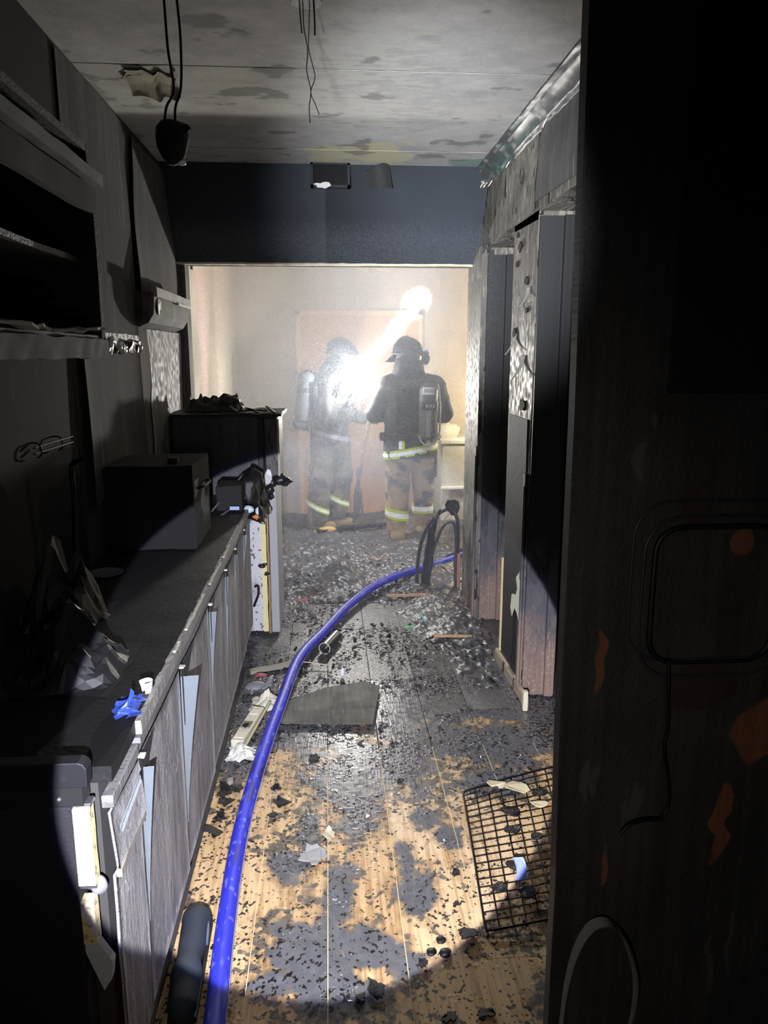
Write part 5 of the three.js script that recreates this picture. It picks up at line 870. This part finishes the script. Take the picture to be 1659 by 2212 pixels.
  part('back_plate', box(-0.09, 0.20, 1.05, 1.42, 0.14, 0.165, 0.01), gearBlack, t);
  part('pressure_hose', tube([[0.235, 1.47, 0.20], [0.245, 1.32, 0.25], [0.248, 1.15, 0.25], [0.24, 1.02, 0.25], [0.20, 0.955, 0.27], [0.145, 0.935, 0.29], [0.09, 0.955, 0.27], [0.06, 1.02, 0.25]], 0.008, 60, 8), std(0xb9bcc0, 0.35), t, 'pale hose looping under the tank');
  part('tank_valve', rod([0.145, 0.98, 0.24], [0.145, 0.92, 0.26], 0.016, 10), std(0xb0b2b4, 0.35, { metalness: 0.5 }), t);
  harness(t, [[[-0.11, 1.46, 0.10], [-0.115, 1.3, 0.165], [-0.11, 1.1, 0.16], [-0.10, 1.0, 0.16]], [[-0.14, 1.5, -0.05], [-0.13, 1.51, 0.05], [-0.11, 1.45, 0.13]], [[0.2, 1.5, -0.05], [0.19, 1.51, 0.05], [0.17, 1.45, 0.14]]]);
  part('harness_ring', new THREE.TorusGeometry(0.034, 0.004, 8, 24, Math.PI).rotateZ(Math.PI).translate(-0.155, 1.20, 0.172), gearBlack, t);
  part('waist_belt', (() => { const q = new THREE.CylinderGeometry(1, 1, 0.05, 40, 1, true); const p = q.attributes.position; for (let i = 0; i < p.count; i++) p.setXYZ(i, 0.01 + p.getX(i) * 0.242, 0.985 + p.getY(i), p.getZ(i) * 0.19); q.computeVertexNormals(); return q; })(), std(0x17181b, 0.7, { side: THREE.DoubleSide }), t);
  part('belt_pouch', box(-0.275, -0.21, 0.95, 1.02, -0.06, 0.06, 0.012), gearBlack, t); part('belt_buckle', new THREE.TorusGeometry(0.026, 0.006, 8, 20).scale(0.6, 1, 1).translate(0.272, 0.985, 0.02), gearGrey, t);
  part('trouser_pocket', rough(box(0.205, 0.262, 0.60, 0.80, -0.10, 0.04, 0.02), 0.006, 20), std(0x3a3729, 0.9), t);
}
// ---- left-hand firefighter, turned to the right, lamp on the chest, tank on the back
{
  const t = thing('person', 'firefighter turned sideways with air tank at left, bright chest lamp and long-handled tool', 'person', [-0.045, 0.03, -7.46]);
  const mud = (x, y, z) => { const n = fbm(x * 14 + z * 9 + 45, y * 14, 4); let c; if (y > 0.86) { c = mix3([0.06, 0.062, 0.062], [0.17, 0.17, 0.13], step(0.54, 0.66, n) * 0.4); if (y > 1.56 && y < 1.72 && x > 0.245) c = [0.3, 0.19, 0.14]; } else c = mix3([0.11, 0.11, 0.085], [0.28, 0.21, 0.13], clamp(step(0.5, 0.62, n) * 0.6 + 0.9 * (1 - step(0.16, 0.34, y)) * step(0.4, 0.55, n))); return c; };
  const bones = [
    [[0.03, 0.92, 0.02], [0.07, 1.36, 0.02], 0.165, 0.17], [[0.07, 0.92, -0.06], [0.11, 1.36, -0.06], 0.16, 0.16], [[0.02, 0.84, -0.02], [0.10, 0.84, -0.02], 0.155, 0.155, 0.03], [[-0.06, 1.05, 0.02], [-0.24, 1.06, 0.03], 0.08, 0.06, 0.05],
    [[0.085, 1.42, 0.10], [0.10, 1.42, -0.14], 0.10, 0.10, 0.06], [[0.09, 1.46, -0.01], [0.15, 1.60, -0.01], 0.11, 0.085, 0.05], [[0.18, 1.68, -0.01], [0.19, 1.715, -0.01], 0.10, 0.10, 0.04], [[-0.02, 1.47, -0.01], [0.12, 1.66, -0.01], 0.05, 0.065, 0.05],
    [[0.255, 1.615, 0.0], [0.262, 1.645, 0.0], 0.045, 0.045, 0.03], [[0.275, 1.685, 0.0], [0.30, 1.665, 0.0], 0.017, 0.013, 0.02], [[0.18, 1.67, 0.095], [0.175, 1.70, 0.097], 0.018, 0.016, 0.012],
    [[0.08, 1.40, 0.13], [0.075, 1.14, 0.20], 0.088, 0.078, 0.05], [[0.075, 1.14, 0.20], [0.17, 1.30, 0.26], 0.076, 0.05, 0.03],
    [[0.12, 1.40, -0.16], [0.25, 1.15, -0.16], 0.085, 0.078, 0.05], [[0.25, 1.15, -0.16], [0.40, 1.09, -0.08], 0.074, 0.052, 0.03],
    [[-0.01, 0.86, 0.05], [-0.045, 0.54, 0.07], 0.125, 0.115, 0.03], [[-0.045, 0.54, 0.07], [-0.08, 0.12, 0.06], 0.112, 0.098, 0.03], [[0.12, 0.86, -0.05], [0.165, 0.55, -0.06], 0.125, 0.11, 0.03], [[0.165, 0.55, -0.06], [0.125, 0.14, -0.10], 0.108, 0.09, 0.03],
  ];
  const g = body([-0.36, 0.0, -0.38], [0.52, 1.86, 0.38], 0.0125, bones, mud, 0.008, 1.05);
  part('body', mergeGeometries([g.toNonIndexed(), hand([0.175, 1.31, 0.265], [0.30, 0.9, -0.05], [0.2, -0.2, 1], 1.0, 1).toNonIndexed(), hand([0.40, 1.09, -0.075], [0.8, 0.05, 0.5], [-0.2, 1, 0.1], 1.15, 1).toNonIndexed()]), suitMat, t);
  helmet(t, [0.18, 1.745, -0.01], 0.128, Math.PI / 2, 0.05);
  part('neck_flap', sheet((u, v) => { const a = mix(Math.PI * 0.4, Math.PI * 1.6, u), r = mix(0.12, 0.20, v); return [0.15 + Math.cos(a) * r * (1 + 0.35 * v), 1.68 - 0.21 * v, Math.sin(a) * r * 0.85]; }, 22, 8, 0.005), gearBlack, t);
  const tank = part('air_tank', (() => { const pr = [[0.001, -0.27], [0.05, -0.262], [0.078, -0.235], [0.087, -0.20], [0.087, 0.19], [0.078, 0.225], [0.05, 0.25], [0.02, 0.262], [0.001, 0.263]].map(([a, b]) => new THREE.Vector2(a, b)); return new THREE.LatheGeometry(pr, 28).rotateZ(-0.13).translate(-0.175, 1.315, 0.02); })(), gearGrey, t, 'dark upright air tank');
  part('tank_strap', new THREE.CylinderGeometry(0.092, 0.092, 0.045, 28).rotateZ(-0.13).translate(-0.165, 1.38, 0.02), gearBlack, tank); part('tank_valve', rod([-0.21, 1.06, 0.02], [-0.225, 1.0, 0.03], 0.02, 10), gearGrey, tank);
  part('hose_loop', new THREE.TorusGeometry(0.052, 0.006, 8, 28).scale(0.42, 1, 1).translate(-0.262, 1.50, 0.03), hoseGear, t);
  part('pressure_hose', tube([[-0.235, 1.06, 0.08], [-0.26, 1.2, 0.08], [-0.24, 1.4, 0.07], [-0.15, 1.56, 0.08], [0.0, 1.50, 0.13]], 0.008, 50, 8), hoseGear, t);
  part('back_plate', rough(box(-0.10, -0.06, 1.05, 1.46, -0.12, 0.14, 0.01), 0.002, 9), gearBlack, t);
  part('waist_belt', (() => { const q = new THREE.CylinderGeometry(1, 1, 0.045, 40, 1, true); const p = q.attributes.position; for (let i = 0; i < p.count; i++) p.setXYZ(i, 0.055 + p.getX(i) * 0.20, 0.955 + p.getY(i) - 0.05 * p.getX(i), -0.01 + p.getZ(i) * 0.215); q.computeVertexNormals(); return q; })(), std(0x73767a, 0.6, { side: THREE.DoubleSide }), t, 'grey waist belt');
  part('hanging_strap', tube([[-0.14, 1.03, 0.10], [-0.145, 0.85, 0.12], [-0.15, 0.70, 0.13], [-0.165, 0.62, 0.13], [-0.15, 0.565, 0.13], [-0.13, 0.60, 0.13], [-0.14, 0.66, 0.13]], 0.007, 50, 6), std(0x8f9096, 0.6), t, 'strap with loop hanging from the belt');
  part('belt_clip', rod([0.14, 0.96, 0.20], [0.17, 1.05, 0.20], 0.008, 6), gearGrey, t);
  part('chest_strap', sheet((u, v) => [mix(0.02, 0.21, u), 1.48 - 0.16 * u + 0.03 * v, 0.12 + 0.05 * Math.sin(u * 3)], 12, 2, 0.004), gearBlack, t);
  part('lanyard', new THREE.TorusGeometry(0.06, 0.004, 8, 24, Math.PI * 1.2).rotateZ(-1.4).scale(0.5, 1, 1).translate(0.265, 1.33, 0.10), std(0x9b9ca0, 0.5), t);
  tape(t, -0.078, 0.245, 0.063, 0.112, 0.108, 0.062, -0.06); tape(t, 0.132, 0.285, -0.088, 0.104, 0.10, 0.062, -0.05);
  for (const [x, z, r] of [[-0.085, 0.06, 0.3], [0.125, -0.10, 0.0]]) { const b = part('boot', body([x - 0.12, -0.04, z - 0.14], [x + 0.24, 0.26, z + 0.14], 0.009, [[[x - 0.03, 0.045, z], [x + 0.14, 0.035, z], 0.058, 0.052, 0.03], [[x, 0.05, z], [x, 0.18, z], 0.062, 0.08, 0.03]], () => [0.22, 0.17, 0.09], 0.006), suitMat, t); part('sole', box(x - 0.09, x + 0.19, -0.03, 0.004, z - 0.055, z + 0.055, 0.01), gearBlack, b); }
}
// the lamp that shines into the kitchen: housing and blazing lens
{
  const l = thing('chest_lamp', 'blazing white lamp held at the left firefighter\u2019s chest', 'lamp', [0.165, 1.44, -7.185]);
  part('housing', new THREE.CylinderGeometry(0.04, 0.032, 0.07, 20).rotateX(Math.PI / 2).translate(0, 0, -0.02), gearBlack, l);
  part('lens', new THREE.SphereGeometry(0.062, 24, 14).scale(1, 1, 0.5).translate(0.0, 0, 0.02), std(0xffffff, 0.4, { emissive: 0xfff6e6, emissiveIntensity: 9 }), l, 'glowing lens');
  part('grip', rod([-0.005, -0.03, -0.03], [-0.01, -0.14, -0.03], 0.02, 12), gearBlack, l);
}
{
  const s = thing('hook_tool', 'long-handled hook tool held upright between the two firefighters', 'tool', [0, 0, 0]);
  part('handle', rod([0.395, 1.16, -7.45], [0.30, 0.62, -7.43], 0.015, 10), std(0x6d6250, 0.7), s);
  part('socket', rod([0.305, 0.66, -7.43], [0.272, 0.42, -7.43], 0.022, 12, 0.017), gearGrey, s); part('lug', rod([0.28, 0.65, -7.43], [0.27, 0.56, -7.43], 0.012, 8), gearGrey, s);
  const b = extrude([[0.305, 0.44], [0.315, 0.34], [0.295, 0.22], [0.245, 0.10], [0.222, 0.10], [0.238, 0.24], [0.236, 0.36], [0.25, 0.44]], 0.012, 0.003); b.translate(0, 0, -7.435); part('blade', b, std(0x4d4b46, 0.5, { metalness: 0.4 }), s);
  part('spike', tube([[0.30, 0.33, -7.43], [0.315, 0.26, -7.43], [0.318, 0.20, -7.43], [0.308, 0.17, -7.43]], 0.009, 14, 7), gearGrey, s);
}
// work lamp behind the right jamb, and the hand torch below the camera
{
  const l = thing('work_lamp', 'work lamp glowing behind the right jamb of the far room', 'lamp', [WORK[0], 0, WORK[2]]);
  part('stand', [rod([0, 0, 0], [0, 1.15, 0], 0.012), rod([0, 0.3, 0], [-0.2, 0.0, 0.1], 0.01), rod([0, 0.3, 0], [0.2, 0.0, 0.1], 0.01), rod([0, 0.3, 0], [0, 0.0, -0.22], 0.01)], gearBlack, l);
  part('bulb', new THREE.SphereGeometry(0.05, 18, 12).translate(0, 1.25, 0), std(0xffffff, 0.5, { emissive: 0xffe2a8, emissiveIntensity: 6 }), l);
}
{ // hand torch, and a made-up housing for the added fill light, out of view
  const l = thing('hand_torch', 'black hand torch held just below the camera, pointing at the floor', 'torch', TORCH); l.lookAt(2 * TORCH[0] - TORCH_AT[0], 2 * TORCH[1] - TORCH_AT[1], 2 * TORCH[2] - TORCH_AT[2]);
  part('barrel', [new THREE.CylinderGeometry(0.026, 0.018, 0.06, 20).rotateX(-Math.PI / 2).translate(0, 0, 0.06), new THREE.CylinderGeometry(0.016, 0.016, 0.14, 16).rotateX(Math.PI / 2).translate(0, 0, 0.16)], gearBlack, l);
  part('lens', new THREE.CircleGeometry(0.023, 24).rotateY(Math.PI).translate(0, 0, 0.028), std(0xffffff, 0.4, { emissive: 0xf4f4ff, emissiveIntensity: 3 }), l);
  const h = thing('added_fill_light', 'made-up housing of the added fill light left of the camera, turned up ahead', 'lamp', [-0.34, 1.62, 0.16]);
  part('housing', box(-0.025, 0.025, -0.02, 0.02, -0.005, 0.04, 0.006), gearBlack, h); part('lens', new THREE.CircleGeometry(0.016, 20).rotateY(Math.PI).translate(0, 0, -0.008), std(0xffffff, 0.4, { emissive: 0xf2f5ff, emissiveIntensity: 3 }), h);
}

// ================================================================ SMOKE
// soot and steam specks hanging in the air: tiny flat grains, thick in the far room, thin in the kitchen. A block of air is built once and set side by side.
function airBlock(n, size, grain) {
  const p = new Float32Array(n * 9), nn = new Float32Array(n * 9), a = new THREE.Vector3(), b = new THREE.Vector3(), c = new THREE.Vector3();
  for (let i = 0; i < n; i++) {
    const x = (rnd() - 0.5) * size, y = (rnd() - 0.5) * size, z = (rnd() - 0.5) * size;
    a.set(rnd() - 0.5, rnd() - 0.5, rnd() - 0.5).normalize(); b.set(rnd() - 0.5, rnd() - 0.5, rnd() - 0.5).cross(a).normalize(); c.crossVectors(a, b);
    for (let k = 0; k < 3; k++) { const t = k * 2.0944, u = Math.cos(t) * grain * 0.577, v = Math.sin(t) * grain * 0.577; p.set([x + b.x * u + c.x * v, y + b.y * u + c.y * v, z + b.z * u + c.z * v], i * 9 + k * 3); nn.set([a.x, a.y, a.z], i * 9 + k * 3); }
  }
  const g = new THREE.BufferGeometry(); g.setAttribute('position', new THREE.BufferAttribute(p, 3)); g.setAttribute('normal', new THREE.BufferAttribute(nn, 3)); return g;
}
const smokeMat = new THREE.MeshLambertMaterial({ color: 0xe9f0fa, transparent: true, opacity: 0.29, side: THREE.DoubleSide, depthWrite: false });
function smoke(label, block, cell, x0, y0, z0, nx, ny, nz) {
  const m = new THREE.InstancedMesh(block, smokeMat, nx * ny * nz), q = new THREE.Quaternion(), e = new THREE.Euler(), mat = new THREE.Matrix4(), one = new THREE.Vector3(1, 1, 1), quarter = () => Math.floor(rnd() * 4) * Math.PI / 2;
  m.name = numbered('smoke'); m.userData = { kind: 'stuff', label };
  let i = 0; for (let a = 0; a < nx; a++) for (let b = 0; b < ny; b++) for (let c = 0; c < nz; c++) m.setMatrixAt(i++, mat.compose(new THREE.Vector3(x0 + (a + 0.5) * cell, y0 + (b + 0.5) * cell, z0 - (c + 0.5) * cell), q.setFromEuler(e.set(quarter(), quarter(), quarter())), one));
  scene.add(m);
}
smoke('grey smoke filling the far room above knee height', airBlock(64000, 0.5, 0.0025), 0.5, -0.94, 0.56, -5.26, 4, 4, 6);
smoke('thinner grey smoke low over the far floor', airBlock(20000, 0.5, 0.0025), 0.5, -0.94, 0.06, -5.26, 4, 1, 6);
smoke('thin grey smoke drifting out of the opening into the kitchen', airBlock(50000, 0.48, 0.0012), 0.48, -0.94, 0.06, -4.24, 4, 5, 2);

renderer.render(scene, camera);
